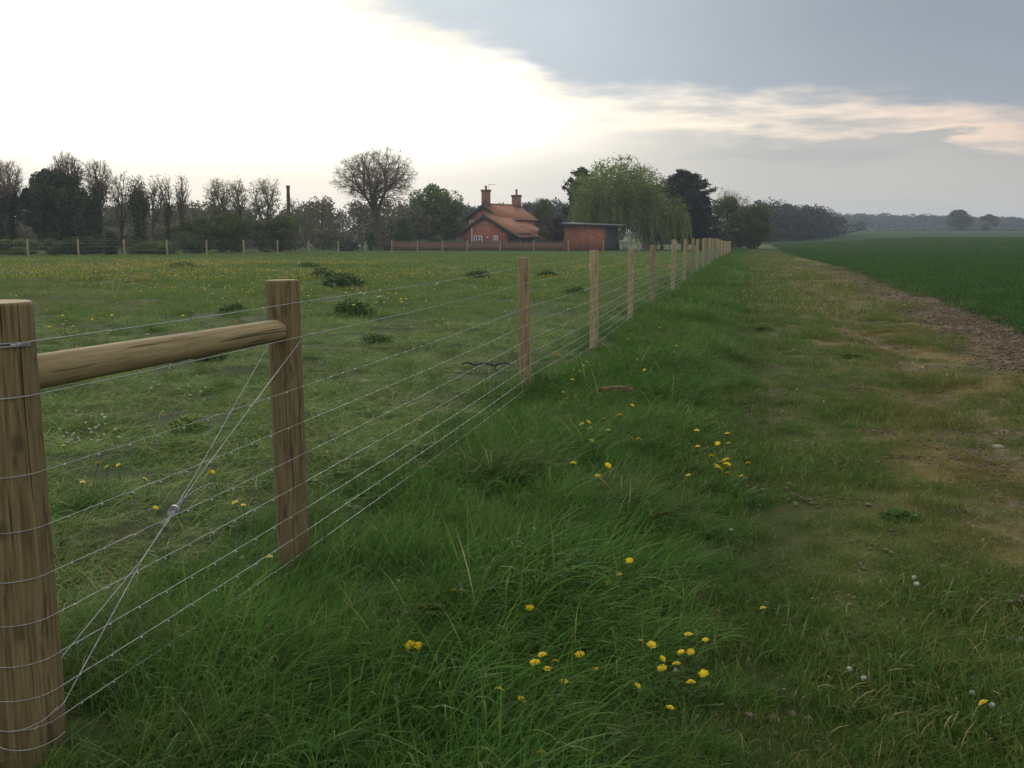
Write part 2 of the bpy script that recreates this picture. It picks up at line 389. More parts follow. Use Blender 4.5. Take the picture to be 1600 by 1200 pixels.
# ground materials
def ground_mat(name, kind):
    m, n, out = mat(name); ge = n.new('ShaderNodeNewGeometry'); p = ge.outputs['Position']; s_ = n.sep(p)
    t = n.m('ADD', n.m('SUBTRACT', s_[0], n.m('MULTIPLY', s_[1], .24)), 2.02)
    a = n.noise(p, 1.6, 5, .6); b = n.noise(p, 9, 5, .65); c = n.noise(p, 60, 4, .7)
    if kind == 'meadow':
        col = n.mix(n.ss(a, .35, .65), (.030, .045, .016), (.050, .062, .022))
        col = n.mix(n.ss(b, .5, .7, 0, .6), col, (.045, .036, .02))
        far = n.ss(s_[1], 12, 45)
        col = n.mix(far, col, n.mix(n.ss(b, .35, .65), (.045, .07, .022), (.075, .095, .032)))
    elif kind == 'track':
        soil = n.mix(n.ss(c, .35, .65), (.075, .056, .035), (.135, .105, .07))
        soil = n.mix(n.ss(b, .5, .62, 0, .7), soil, (.21, .165, .115))
        clod = n.mix(n.ss(b, .38, .62), (.065, .046, .030), (.15, .115, .078))
        soil = n.mix(n.ss(t, 4.5, 5.3), soil, clod)
        moss = n.mix(n.ss(c, .35, .65), (.035, .050, .014), (.10, .10, .028)); moss = n.mix(n.m('MULTIPLY', n.ss(n.noise(p, .8, 4, .6), .42, .6), n.ss(t, 2.6, 3.4)), moss, n.mix(n.ss(c, .4, .6), (.10, .085, .024), (.17, .125, .035)))
        wob = n.m('ADD', t, n.m('MULTIPLY', n.m('SUBTRACT', a, .5), 1.1))
        r1 = n.m('MULTIPLY', n.ss(n.m('ABSOLUTE', n.m('SUBTRACT', wob, 2.3)), .32, .05), n.ss(n.noise(p, .9, 2), .5, .6))
        r2 = n.ss(n.m('ABSOLUTE', n.m('SUBTRACT', wob, 3.85)), .55, .12)
        r3 = n.ss(wob, 4.5, 5.2)
        f = n.m('MAXIMUM', n.m('MULTIPLY', n.m('MAXIMUM', n.m('MAXIMUM', r1, r2), n.ss(t, 2.6, 3.3, 0, .35)), n.ss(b, .42, .52)), n.m('MULTIPLY', r3, .95))
        f = n.m('MULTIPLY', f, n.ss(s_[1], 85, 60))
        col = n.mix(f, moss, soil)
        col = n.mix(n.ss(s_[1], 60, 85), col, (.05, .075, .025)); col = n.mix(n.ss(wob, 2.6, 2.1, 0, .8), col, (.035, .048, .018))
    else:
        col = n.mix(n.ss(b, .4, .6), (.022, .026, .012), (.035, .03, .018))
        col = n.mix(n.ss(s_[1], 25, 70), col, n.mix(n.ss(a, .4, .6), (.016, .040, .010), (.024, .052, .013)))
    hh = n.m('ADD', n.m('MULTIPLY', b, .6), n.m('MULTIPLY', c, .4))
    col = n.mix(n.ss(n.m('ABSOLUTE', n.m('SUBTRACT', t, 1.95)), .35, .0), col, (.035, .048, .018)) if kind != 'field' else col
    principled(n, out, col, .98, spec=.1, bump=hh, bstr=.9, bdist=.03); return m
M['g_meadow'] = ground_mat('meadow_ground', 'meadow'); M['g_track'] = ground_mat('track_soil', 'track'); M['g_field'] = ground_mat('field_soil', 'field')

# ------------------------------------------------------------------ ground sheets (one grid in (t, Y), split along the track edges)
def geo(a, b, n): return a * (b / a) ** np.linspace(0, 1, n)
tl = np.concatenate([-geo(12, 2500, 60)[::-1], np.arange(-11.88, 1.95, .12), [1.95], np.arange(2.05, 6.1, .1), [6.15], np.arange(6.3, 14, .16), geo(14.2, 2500, 60)])
yl = np.concatenate([-geo(6, 300, 14)[::-1], np.arange(-5.9, 16, .12), geo(16, 3200, 190)])
TT, YY = np.meshgrid(tl, yl); XX = TT + fx(YY); ZZ = g(XX, YY)
G = np.stack([XX, YY, ZZ], -1); nt = len(tl)
def sheet(name, i0, i1, m, label, cat):
    sub = G[:, i0:i1 + 1].reshape(-1, 3); k = i1 - i0 + 1; ny = len(yl)
    i = (np.arange(ny - 1)[:, None] * k + np.arange(k - 1)[None]).ravel()
    o = mesh_obj(name, sub, np.stack([i, i + 1, i + k + 1, i + k], -1), M[m], smooth=True)
    tag(o, label, cat, kind='structure')
i1 = int(np.argmin(abs(tl - 1.95))); i2 = int(np.argmin(abs(tl - 6.15)))
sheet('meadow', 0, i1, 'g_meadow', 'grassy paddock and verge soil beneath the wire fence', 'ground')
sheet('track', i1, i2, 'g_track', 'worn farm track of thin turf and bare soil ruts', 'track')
sheet('field', i2, nt - 1, 'g_field', 'flat crop field to the right of the track', 'field')

# ------------------------------------------------------------------ grass
def blades(n, r, L, W, seg, lean, droop, wind=(0, 0), flat=0.):
    """n blades inside radius r: returns V, F, bl"""
    a = rng.uniform(0, 2 * math.pi, n); q = r * np.sqrt(rng.uniform(0, 1, n))
    base = np.stack([q * np.cos(a), q * np.sin(a), np.full(n, -.02)], -1)
    l = rng.uniform(L[0], L[1], n) * (1 - .3 * (q / r) ** 2); wd = rng.uniform(W[0], W[1], n)
    ha = rng.uniform(0, 2 * math.pi, n); out = np.stack([np.cos(ha), np.sin(ha)], -1) + np.array(wind)
    out /= np.linalg.norm(out, axis=1, keepdims=True) + 1e-6
    le = np.abs(rng.normal(lean, lean * .5, n)); dr = np.abs(rng.normal(droop, droop * .4, n))
    P = [base]; ang = le.copy()
    if flat: ang = ang + flat
    for s_ in range(seg):
        st = l / seg
        dv = np.stack([np.sin(ang) * out[:, 0], np.sin(ang) * out[:, 1], np.cos(ang)], -1)
        P.append(P[-1] + dv * st[:, None]); ang = np.minimum(ang + dr / seg, 2.3)
        P[-1][:, 2] = np.maximum(P[-1][:, 2], .004 + .01 * rng.random(n))
    P = np.stack(P, 1)                                # n, seg+1, 3
    tw = rng.uniform(0, math.pi, n) * .35
    side = np.stack([-out[:, 1], out[:, 0], np.zeros(n)], -1) * np.cos(tw)[:, None] + np.stack([np.zeros(n), np.zeros(n), np.ones(n)], -1) * np.sin(tw)[:, None]
    prof = np.array([.7, 1, .9, .7, .4, .1])[np.round(np.linspace(0, 5, seg + 1)).astype(int)]
    hw = wd[:, None] * prof[None] * .5
    A = P + side[:, None] * hw[..., None]; Bv = P - side[:, None] * hw[..., None]
    V = np.stack([A, Bv], 2).reshape(-1, 3); k = (seg + 1) * 2
    i = np.arange(n)[:, None] * k + np.arange(seg)[None] * 2
    F = np.stack([i, i + 1, i + 3, i + 2], -1).reshape(-1, 4)
    return V, F, np.repeat(rng.random(n), k)
def proto(name, m, *args, **kw):
    V, F, b = blades(*args, **kw); return mesh_obj(name, V, F, M[m], None, {'bl': b}, link=False)
PR = {
 'lush_n': [proto('grass_clump', 'lush', 125, .17, (.14, .36), (.0022, .0052), 6, .35, 1.5, (.5, -.1)) for _ in range(5)],
 'lush_f': [proto('grass_clump', 'lush', 110, .38, (.14, .34), (.006, .011), 4, .3, 1.2, (.4, 0)) for _ in range(3)],
 'flop': [proto('grass_clump', 'lush', 90, .2, (.26, .48), (.0025, .0055), 7, .5, 1.5, (1.6, 0), flat=.35) for _ in range(4)],
 'turf_n': [proto('turf_clump', 'turf', 135, .17, (.03, .12), (.002, .0042), 3, .5, 1.0) for _ in range(5)],
 'turf_f': [proto('turf_clump', 'turf', 130, .42, (.04, .10), (.006, .010), 3, .5, .8) for _ in range(3)],
 'mown_n': [proto('mown_clump', 'mown', 85, .2, (.10, .32), (.0025, .0055), 5, .7, 1.3, (wx, wy), flat=.45) for wx, wy in ((1, .2), (-.5, .8), (.2, -.9), (.8, .8), (0, 0))],
 'mown_f': [proto('mown_clump', 'meadow', 120, .42, (.07, .20), (.006, .011), 3, .5, 1.0, (wx, .1)) for wx in (.5, -.3, 0)],
 'crop_n': [proto('crop_clump', 'crop', 100, .2, (.12, .22), (.004, .008), 4, .2, .9) for _ in range(3)],
 'crop_f': [proto('crop_clump', 'crop', 130, .5, (.12, .22), (.010, .018), 3, .2, .8) for _ in range(3)],
}
def scatter(name, protos, pts, rz, scl, ix, tilt=None, label='', cat=''):
    n = len(pts); rot = np.zeros((n, 3)); rot[:, 2] = rz
    if tilt is not None: rot[:, :2] = tilt
    o = mesh_obj(name, pts, [], None, None, {'rot': rot, 'scl': scl, 'ix': ix.astype(int)})
    ng = bpy.data.node_groups.new(name, 'GeometryNodeTree')
    ng.interface.new_socket('Geometry', in_out='INPUT', socket_type='NodeSocketGeometry')
    ng.interface.new_socket('Geometry', in_out='OUTPUT', socket_type='NodeSocketGeometry')
    nd = ng.nodes; li = ng.links; gi = nd.new('NodeGroupInput'); go = nd.new('NodeGroupOutput'); jo = nd.new('GeometryNodeJoinGeometry')
    def attr(nm, ty):
        a = nd.new('GeometryNodeInputNamedAttribute'); a.data_type = ty; a.inputs[0].default_value = nm
        return [s_ for s_ in a.outputs if s_.enabled][0]
    ar, as_, ai = attr('rot', 'FLOAT_VECTOR'), attr('scl', 'FLOAT'), attr('ix', 'INT')
    e2r = nd.new('FunctionNodeEulerToRotation'); li.new(ar, e2r.inputs[0])
    for k, p in enumerate(protos):
        io = nd.new('GeometryNodeInstanceOnPoints'); oi = nd.new('GeometryNodeObjectInfo'); oi.inputs['Object'].default_value = p
        cp = nd.new('FunctionNodeCompare'); cp.data_type = 'INT'; cp.operation = 'EQUAL'
        ins = [s_ for s_ in cp.inputs if s_.enabled]; li.new(ai, ins[0]); ins[1].default_value = k
        li.new(gi.outputs[0], io.inputs['Points']); li.new([s_ for s_ in cp.outputs if s_.enabled][0], io.inputs['Selection'])
        li.new(oi.outputs['Geometry'], io.inputs['Instance']); li.new(e2r.outputs[0], io.inputs['Rotation']); li.new(as_, io.inputs['Scale'])
        li.new(io.outputs[0], jo.inputs[0])
    li.new(jo.outputs[0], go.inputs[0])
    md = o.modifiers.new('scatter', 'NODES'); md.node_group = ng
    tag(o, label, cat, kind='stuff'); return o
def region(y0, y1, dens, tmin, tmax, margin=1.6, slope=.56, wmin=-1e9):
    """random ground points between two distances and two lines parallel to the fence, inside the view wedge"""
    xm = slope * y1 + margin; n = int(dens * (y1 - y0) * 2 * xm)
    Y = rng.uniform(y0, y1, n); X = rng.uniform(-xm, xm, n); t = X - fx(Y)
    k = (abs(X) < slope * Y + margin) & (t > tmin) & (t < tmax)
    return X[k], Y[k], t[k]
def layer(name, pn, bands, tmin, tmax, keep, sfun, label, cat):
    """bands: (y0,y1,density,proto set)"""
    by = {}
    for y0, y1, de, key in bands:
        X, Y, t = region(y0, y1, de, tmin, tmax)
        k = rng.random(len(X)) < keep(X, Y, t); X, Y, t = X[k], Y[k], t[k]
        by.setdefault(key, []).append((X, Y, t))
    pts, sc_, ix, off, protos = [], [], [], 0, []
    for key, L in by.items():
        for X, Y, t in L:
            pts.append(np.stack([X, Y, g(X, Y)], -1)); sc_.append(sfun(X, Y, t)); ix.append(rng.integers(0, len(PR[key]), len(X)) + off)
        off += len(PR[key]); protos += PR[key]
    P = np.vstack(pts); n = len(P)
    print(name, n)
    return scatter(name, protos, P, 5.2 * (vnoise(P[:, 0] * .9, P[:, 1] * .9, 77) - .5) + rng.normal(0, .45, n) if pn else rng.uniform(0, 6.28, n), np.concatenate(sc_), np.concatenate(ix),
                   rng.normal(0, .12, (n, 2)), label, cat)
# dense verge
layer('verge_grass', True, [(1.2, 5, 70, 'lush_n'), (5, 10, 48, 'lush_n'), (10, 18, 26, 'lush_n'), (18, 40, 10, 'lush_f'), (40, 80, 6, 'lush_f'), (80, 135, 3.5, 'lush_f')], -.45, 2.7,
      lambda X, Y, t: np.clip(1 - sst(1.5, 2.3, t + .9 * (vnoise(X * 1.7, Y * 1.7, 5) - .5)), .0, 1) * (.35 + .65 * sst(.15, .5, vnoise(X * 1.1, Y * 1.1, 6))) * (1 - .8 * np.exp(-(((X + 1.36) ** 2 + (Y - 2.62) ** 2) / .05))) * (1 - .8 * np.exp(-(((X + .9) ** 2 + (Y - 4.15) ** 2) / .04))),
      lambda X, Y, t: (.38 + 1.05 * vnoise(X * 1.6, Y * 1.6, 7) ** 1.2 + .35 * vnoise(X * .5, Y * .5, 8)) * (1 - .5 * sst(1.2, 2.1, t)) * (.6 + .4 * sst(-.1, .5, t)) * rng.uniform(.75, 1.15, len(X)),
      'long floppy dark green grass on the verge between fence and track', 'grass')
layer('flopped_grass', True, [(1.2, 5, 26, 'flop'), (5, 10, 18, 'flop'), (10, 20, 9, 'flop')], -.3, 2.0,
      lambda X, Y, t: sst(.42, .62, vnoise(X * .8, Y * .8, 9)) * (1 - sst(1.3, 2., t)) * (1 - .8 * np.exp(-(((X + 1.36) ** 2 + (Y - 2.62) ** 2) / .12))), lambda X, Y, t: rng.uniform(.6, 1.05, len(X)), 'matted tussocks of long grass combed flat on the verge', 'grass')
# track turf
def keep_turf(X, Y, t):
    a = t + .9 * (vnoise(X * .8, Y * .8, 11) - .5); f = vnoise(X * 3.1, Y * 3.1, 12); b = vnoise(X * 1.2, Y * 1.2, 13)
    r = np.maximum(np.exp(-((a - 2.25) / .26) ** 2), np.exp(-((a - 3.85) / .42) ** 2))
    r = np.where(a < 3, r * .7 * sst(.4, .6, vnoise(X * .9, Y * .9, 14)), r); k = 1 - r * sst(.40, .56, f) * .9
    k = k * (.6 + .4 * sst(.2, .55, b)); k = k * (1 - .90 * sst(4.4, 5.1, a))
    k = k * (1 - .85 * sst(.64, .76, vnoise(X * 1.9, Y * 1.5, 16)) * sst(2.4, 3.2, t)); return np.where(Y > 70, .9, k)
layer('track_turf', False, [(1.2, 5, 150, 'turf_n'), (5, 10, 95, 'turf_n'), (10, 18, 50, 'turf_n'), (18, 40, 14, 'turf_f'), (40, 80, 6, 'turf_f'), (80, 135, 3, 'turf_f')], 1.2, 6.05,
      keep_turf, lambda X, Y, t: (.5 + 1.1 * vnoise(X * 1.4, Y * 1.4, 15) ** 1.5) * rng.uniform(.8, 1.3, len(X)),
      'short thin yellowish turf growing on the worn track', 'turf')
layer('track_tufts', True, [(1.2, 5, 14, 'lush_n'), (5, 18, 7, 'lush_n'), (18, 60, 1.6, 'lush_f')], 1.9, 5.0,
      lambda X, Y, t: sst(.5, .7, vnoise(X * 1.3, Y * 1.3, 33)) * (1 - .5 * sst(3, 4.5, t)), lambda X, Y, t: rng.uniform(.22, .5, len(X)), 'short green tufts among the yellowish turf of the track', 'grass tufts')
layer('mown_grass', False, [(1.8, 5, 60, 'mown_n'), (5, 10, 42, 'mown_n'), (10, 17, 22, 'mown_n'), (17, 40, 8, 'mown_f'), (40, 80, 4.5, 'mown_f'), (80, 125, 2.5, 'mown_f')], -140, -.2,
      lambda X, Y, t: .5 + .5 * sst(.2, .5, vnoise(X * .9, Y * .9, 21)),
      lambda X, Y, t: (.6 + .6 * vnoise(X * .7, Y * .7, 22)) * rng.uniform(.8, 1.2, len(X)),
      'flattened pale green mown grass in the paddock left of the fence', 'grass')
layer('paddock_tufts', False, [(2.5, 8, 3, 'lush_n'), (8, 18, 2.2, 'lush_n'), (18, 60, .5, 'lush_f')], -60, -.4,
      lambda X, Y, t: sst(.5, .72, vnoise(X * .8, Y * .8, 31)),
      lambda X, Y, t: rng.uniform(.4, .85, len(X)), 'scattered upright green tufts among the mown paddock grass', 'grass tufts')
layer('crop', False, [(8, 18, 26, 'crop_n'), (18, 40, 7, 'crop_f'), (40, 90, 3.2, 'crop_f'), (90, 200, 1.0, 'crop_f')], 6.05, 300,
      lambda X, Y, t: sst(6.0, 6.35, t + .3 * (vnoise(X * 2, Y * 2, 41) - .5)) * .95 + .01,
      lambda X, Y, t: rng.uniform(.85, 1.2, len(X)), 'even dark green young cereal crop covering the field', 'crop')

def leafy_proto():
    b = MB()
    for i in range(9):
        a_ = i * 2.4 + random.random(); L_ = random.uniform(.05, .12); W_ = L_ * .34; o_ = np.array([math.cos(a_), math.sin(a_), 0]); sd_ = np.array([-o_[1], o_[0], 0]); up_ = random.uniform(.3, 1.2); V = []
        for k_, pr in enumerate((.2, .9, 1., .1)):
            c_ = o_ * L_ * k_ / 3 + np.array([0, 0, up_ * L_ * (k_ / 3) * (1 - .35 * k_ / 3)]); V += [c_ - sd_ * W_ * pr * .5, c_ + sd_ * W_ * pr * .5]
        b.add(V, np.array([[0, 1, 3, 2], [2, 3, 5, 4], [4, 5, 7, 6]]))
    return b.build('leafy_plant', M['broadleaf'], link=False)
def straw_proto():
    V, F, bl = blades(9, .1, (.2, .42), (.0016, .003), 5, .5, .9); return mesh_obj('dead_stems', V, F, M['straw'], None, {'bl': bl}, link=False)
M['straw'] = plant_mat('straw', [(.14, .12, .05), (.20, .17, .08), (.26, .23, .12)], 1.)
PR['leafy'] = [leafy_proto() for _ in range(4)]; PR['straw'] = [straw_proto() for _ in range(3)]
layer('verge_herbs', False, [(1.2, 6, 22, 'leafy'), (6, 14, 9, 'leafy')], -2.5, 2.0, lambda X, Y, t: sst(.45, .7, vnoise(X * 1.4, Y * 1.4, 61)), lambda X, Y, t: rng.uniform(.4, .85, len(X)),
      'small broad leaved herbs mixed into the verge grass', 'ground cover')
layer('dead_stems', False, [(1.2, 6, 1.0, 'straw'), (6, 16, .8, 'straw')], -9, 5.0, lambda X, Y, t: sst(.4, .7, vnoise(X * 1.1, Y * 1.1, 63)), lambda X, Y, t: rng.uniform(.4, .9, len(X)) * np.where(t > 1.8, .5, 1),
      'dry straw coloured stems mixed into the grass', 'dry grass')

def crumbs(name, m, n, s0, s1):
    b = MB(); oc = np.array([[1, 0, 0], [-1, 0, 0], [0, 1, 0], [0, -1, 0], [0, 0, 1], [0, 0, -.6]]); tf_ = np.array([[0, 2, 4], [2, 1, 4], [1, 3, 4], [3, 0, 4], [2, 0, 5], [1, 2, 5], [3, 1, 5], [0, 3, 5]])
    for i in range(n):
        c_ = rng.uniform(-.2, .2, 3); c_[2] = 0; k_ = rng.uniform(s0, s1); b.add(c_ + oc * k_ * rng.uniform(.6, 1.3, (6, 1)) * [1, 1, .7], tf_)
    return b.build(name, M[m], link=False)
M['crumb'] = simple('soil_crumb', (.15, .115, .078), .98, 0, (9, (.08, .06, .042))); M['grit'] = simple('grit', (.26, .22, .17), .95, 0, (9, (.15, .12, .09)))
PR['crumb'] = [crumbs('crumbs', 'crumb', 34, .004, .017) for _ in range(4)]; PR['grit'] = [crumbs('grit', 'grit', 16, .002, .007) for _ in range(3)]
layer('soil_crumbs', False, [(1.2, 10, 34, 'crumb'), (10, 20, 20, 'crumb'), (20, 45, 7, 'crumb')], 1.9, 6.2,
      lambda X, Y, t: np.clip(sst(4.5, 5.2, t) + .35 * sst(.5, .7, vnoise(X * 2.2, Y * 2.2, 16)) * sst(2, 3, t) + .12, 0, 1), lambda X, Y, t: rng.uniform(.6, 1.3, len(X)) * (1 + .7 * sst(4.6, 5.3, t)), 'loose brown soil crumbs on the bare parts of the track', 'soil crumbs')
layer('grit', False, [(1.2, 10, 22, 'grit'), (10, 22, 12, 'grit')], 1.9, 5.6, lambda X, Y, t: .15 + .85 * np.exp(-((t - 3.9) / .5) ** 2), lambda X, Y, t: rng.uniform(.6, 1.4, len(X)), 'fine pale grit scattered in the wheel ruts', 'grit')

# ------------------------------------------------------------------ dandelions and seed heads
def petals(n, r0, r1, tilt, z, wd):
    V, F = [], []
    for i in range(n):
        a = i * 2 * math.pi / n + random.uniform(-.1, .1); rr = r1 * random.uniform(.85, 1.1); w_ = wd
        c, s_ = math.cos(a), math.sin(a)
        for k, (r_, hw, zz) in enumerate(((r0, w_ * .5, z), ((r0 + rr) / 2, w_, z + tilt * .6), (rr, w_ * .55, z + tilt * .5))):
            V += [[r_ * c - hw * s_, r_ * s_ + hw * c, zz], [r_ * c + hw * s_, r_ * s_ - hw * c, zz]]
        b = i * 6; F += [[b, b + 1, b + 3, b + 2], [b + 2, b + 3, b + 5, b + 4]]
    return np.array(V), np.array(F)
M['yellow'] = plant_mat('petal_yellow', [(.66, .48, .012), (.74, .56, .02), (.80, .62, .05)], 3, transl=.25)
M['seed'] = plant_mat('seed_white', [(.60, .60, .56), (.70, .70, .67), (.78, .78, .75)], 3, transl=.3)
M['stem'] = plant_mat('stem_green', [(.07, .10, .03), (.10, .12, .05), (.14, .13, .07)], 3)
def flower_proto(h, lean):
    b = MB()
    for n_, r1, tl_, z in ((15, .019, .002, 0), (13, .014, .005, .002), (9, .009, .007, .004)):
        V, F = petals(n_, .002, r1, tl_, z, .0026); b.add(V, F)
    V, F = petals(8, .0, .006, .008, .003, .002); b.add(V, F)
    s_ = MB(); s_.tubes([[[0, 0, -.02], [lean * .3, 0, h * .5], [lean, 0, h]]], [[.0022, .002, .0022]], 5)
    s_.tubes([[[lean, 0, h - .010], [lean, 0, h - .004], [lean, 0, h + .001]]], [[.002, .0055, .006]], 6)
    return b, s_
def make_flower(h=.16, lean=.02):
    root = empty('dandelion'); b, s_ = flower_proto(h, lean)
    f = b.build('flower_head', M['yellow'], root); f.location = (lean, 0, h + .002); f.rotation_euler = (random.uniform(-.5, .5), random.uniform(-.5, .5), 0)
    s_.build('stem', M['stem'], root)
    lf = MB()
    for i in range(5):
        a_ = i * 1.3 + random.random(); L_ = random.uniform(.07, .12)
        for k_ in range(5):
            u_ = .15 + .17 * k_; c_ = np.array([math.cos(a_) * L_ * u_, math.sin(a_) * L_ * u_, .015 + .05 * u_]); w_ = .012 * (.5 + u_)
            d_ = np.array([math.cos(a_), math.sin(a_), .4]) * L_ * .17; n_ = np.array([-math.sin(a_), math.cos(a_), 0]) * w_
            lf.add([c_ - n_ - d_ * .4, c_ + d_ * .9, c_ + n_ - d_ * .4, c_ - d_ * .3], np.array([[0, 3, 1], [3, 2, 1]]))
    lf.build('leaves', M['broadleaf'], root); return root
def make_seed(h=.2, lean=.015, r=.0125):
    root = empty('seed_head'); b = MB()
    n = 80; i = np.arange(n) + .5; ph = np.arccos(1 - 2 * i / n); th = math.pi * (1 + 5 ** .5) * i
    D = np.stack([np.cos(th) * np.sin(ph), np.sin(th) * np.sin(ph), np.cos(ph)], -1)
    for d in D:
        u = np.cross(d, [0, 0, 1.]) if abs(d[2]) < .9 else np.array([1., 0, 0]); u /= np.linalg.norm(u); w_ = np.cross(d, u)
        c = d * r * random.uniform(.55, 1.15) * [1, 1, .8]; k = random.uniform(.0022, .0038); V = [c + u * k, c - u * .5 * k + w_ * k, c - u * .5 * k - w_ * k, d * .003]
        b.add(V, np.array([[0, 1, 2], [0, 3, 1]]))
    f = b.build('flower_head', M['seed'], root); f.location = (lean, 0, h)
    s_ = MB(); s_.tubes([[[0, 0, -.02], [lean * .4, 0, h * .5], [lean, 0, h]]], [[.002, .002, .0018]], 5); s_.build('stem', M['stem'], root)
    return root
def copy_tree(o, parent=None):
    c = o.copy(); COL.objects.link(c); c.parent = parent
    for ch in o.children: copy_tree(ch, c)
    return c
FL, SE = [make_flower(.17, .02), make_flower(.13, -.03), make_flower(.21, .035)], [make_seed(.2), make_seed(.15, -.02)]; SL = [make_seed(.05, .006, .011), make_seed(.07, -.01, .012)]
used = set()
def plant(kind, px, py, label, group, scale=1., lift=0):
    pool = FL if kind == 'y' else (SL if px > 1180 or scale < .99 else SE)
    p = at(px, py + lift); q = random.choice(pool)
    if q.name in used: o = copy_tree(q)
    else: o = q; used.add(q.name)
    o.location = p; o.rotation_euler = (random.gauss(0, .16), random.gauss(0, .16), random.uniform(0, 6.28)); s_ = scale * random.uniform(.85, 1.15); o.scale = (s_, s_, s_)
    tag(o, label, 'dandelion' if kind == 'y' else 'seed head', group)
def lifts(py):   # how far below its head a flower stands in the picture
    return 1525 * .15 / (1.5 / max(.05, math.tan(PIT + math.atan((py - 600) / 1525)))) * .95
clusters = [
 ('y', 'yellow dandelion in the big cluster on the verge near the bottom right', [(995,1048),(1015,1015),(1025,1030),(1018,1034),(1065,1030),(1068,1040),(1070,1034),(1090,1040),(1078,993),(1085,996),(1108,1008),(1072,1078),(962,1029),(1020,1002)]),
 ('y', 'yellow dandelion in the loose cluster at the bottom centre of the verge', [(855,1022),(850,1030),(852,1040),(846,1035),(822,1075),(893,1018),(868,1052),(774,1063),(860,1070)]),
 ('y', 'one of the yellow dandelions in a short row right of the flattened grass', [(948,895),(966,890),(974,887),(986,903)]),
 ('y', 'yellow dandelion in the tight clump where the verge meets the track', [(1110,738),(1118,732),(1125,726),(1132,724),(1140,728),(1130,735),(1145,731),(1138,734),(1122,735),(1155,745),(1160,742)]),
 ('y', 'yellow dandelion in the sparse patch up the verge from the tight clump', [(1095,705),(1088,682),(1098,665),(1120,695),(1135,690),(1060,738),(1125,686),(1105,712)]),
 ('y', 'yellow dandelion in the patch just below the rusty board on the verge', [(908,668),(915,665),(922,670),(929,667),(925,676),(955,677),(985,682),(966,670),(1010,688),(1000,652),(930,690),(899,738),(938,757),(945,760)]),
 ('y', 'yellow dandelion near the foot of the third fence post', [(884,567),(878,570),(895,597),(890,620),(878,625),(872,613),(900,588),(912,612)]),
 ('y', 'yellow dandelion high on the verge beyond the third fence post', [(965,567),(1033,515),(1040,513),(1028,512),(1055,540),(990,560),(1020,590),(980,530)]),
 ('w', 'white seed head in the pair beside the third and fourth fence posts', [(920,566),(914,572)]),
]
for kind, lab, pl in clusters:
    for px, py in pl: plant(kind, px, py, lab, 'dandelions on the verge' if kind == 'y' else 'seed heads on the verge', 1.0 if py < 800 else .8, lifts(py))
singles = [
 ('y', 420, 867, 'tall yellow dandelion at the foot of the second round post'), ('y', 384, 787, 'yellow dandelion left of the second round post seen between the net wires'),
 ('y', 662, 655, 'lone yellow dandelion behind the net midway between the second and third posts'), ('y', 718, 910, 'orange yellow dandelion beside the pale stone'),
 ('y', 831, 948, 'yellow dandelion right of the pale stone in flattened grass'), ('y', 640, 1000, 'left of a pair of yellow dandelions in the dark lower grass'),
 ('y', 655, 1004, 'right of a pair of yellow dandelions in the dark lower grass'), ('y', 867, 1172, 'yellow dandelion at the very bottom edge of the verge'),
 ('y', 1172, 932, 'small yellow dandelion alone where the verge thins into track'), ('y', 1528, 1082, 'tiny yellow dandelion between two white heads on the track'),
 ('w', 378, 848, 'left seed head on a tall bare stalk by the second round post'), ('w', 389, 854, 'right seed head on a tall bare stalk by the second round post'),
 ('w', 1145, 803, 'white seed head below the tight yellow clump'), ('w', 1057, 1007, 'white seed head among the big yellow cluster'),
 ('w', 1245, 607, 'round white seed head alone on the middle of the track'), ('w', 1313, 1037, 'largest white seed head on the lower track'),
 ('w', 1345, 1060, 'white head just below the largest one on the lower track'), ('w', 1520, 1078, 'left white head near the bottom right corner'),
 ('w', 1557, 1097, 'white head nearest the bottom right corner'), ('w', 1425, 918, 'lower left of two white heads in the middle of the track'),
 ('w', 1434, 902, 'upper right of two white heads in the middle of the track'), ('w', 1286, 628, 'small white head by the middle rut'),
 ('w', 1098, 557, 'white seed head on the far part of the verge'), ('w', 1240, 547, 'white seed head on the far strip between the ruts'), ('w', 625, 872, 'tiny white head in the flattened grass of the verge')]
for k, px, py, lab in singles: plant(k, px, py, lab, 'dandelions on the verge' if k == 'y' else 'white seed heads', .85, lifts(py) * (.35 if px > 1180 and k == 'w' else 1))
def bunch(kind, n, box, lab, grp, s=1.):
    x0, y0, x1, y1 = box
    for _ in range(n): plant(kind, random.uniform(x0, x1), random.uniform(y0, y1), lab, grp, s, 0)
bunch('w', 26, (80, 655, 190, 705), 'white head in the crowded patch of wilted heads in the mown paddock', 'white heads in the paddock', .95)
bunch('w', 14, (220, 570, 330, 640), 'white head behind the brace rail near the brown dead tuft', 'white heads in the paddock', .9)
bunch('y', 22, (70, 500, 330, 560), 'yellow dandelion just above the brace rail in the paddock', 'dandelions in the paddock', 1.2)
bunch('y', 14, (370, 470, 480, 520), 'yellow dandelion beside the top of the second round post in the paddock', 'dandelions in the paddock', 1.3)
bunch('y', 20, (540, 470, 640, 505), 'yellow dandelion around the leafy tuft right of the second round post', 'dandelions in the paddock', 1.4)
bunch('w', 14, (560, 450, 700, 500), 'white head between the leafy tuft and the dark weed clumps', 'white heads in the paddock', 1.5)
bunch('y', 10, (100, 720, 420, 830), 'yellow dandelion behind the net under the brace rail', 'dandelions in the paddock', .9)
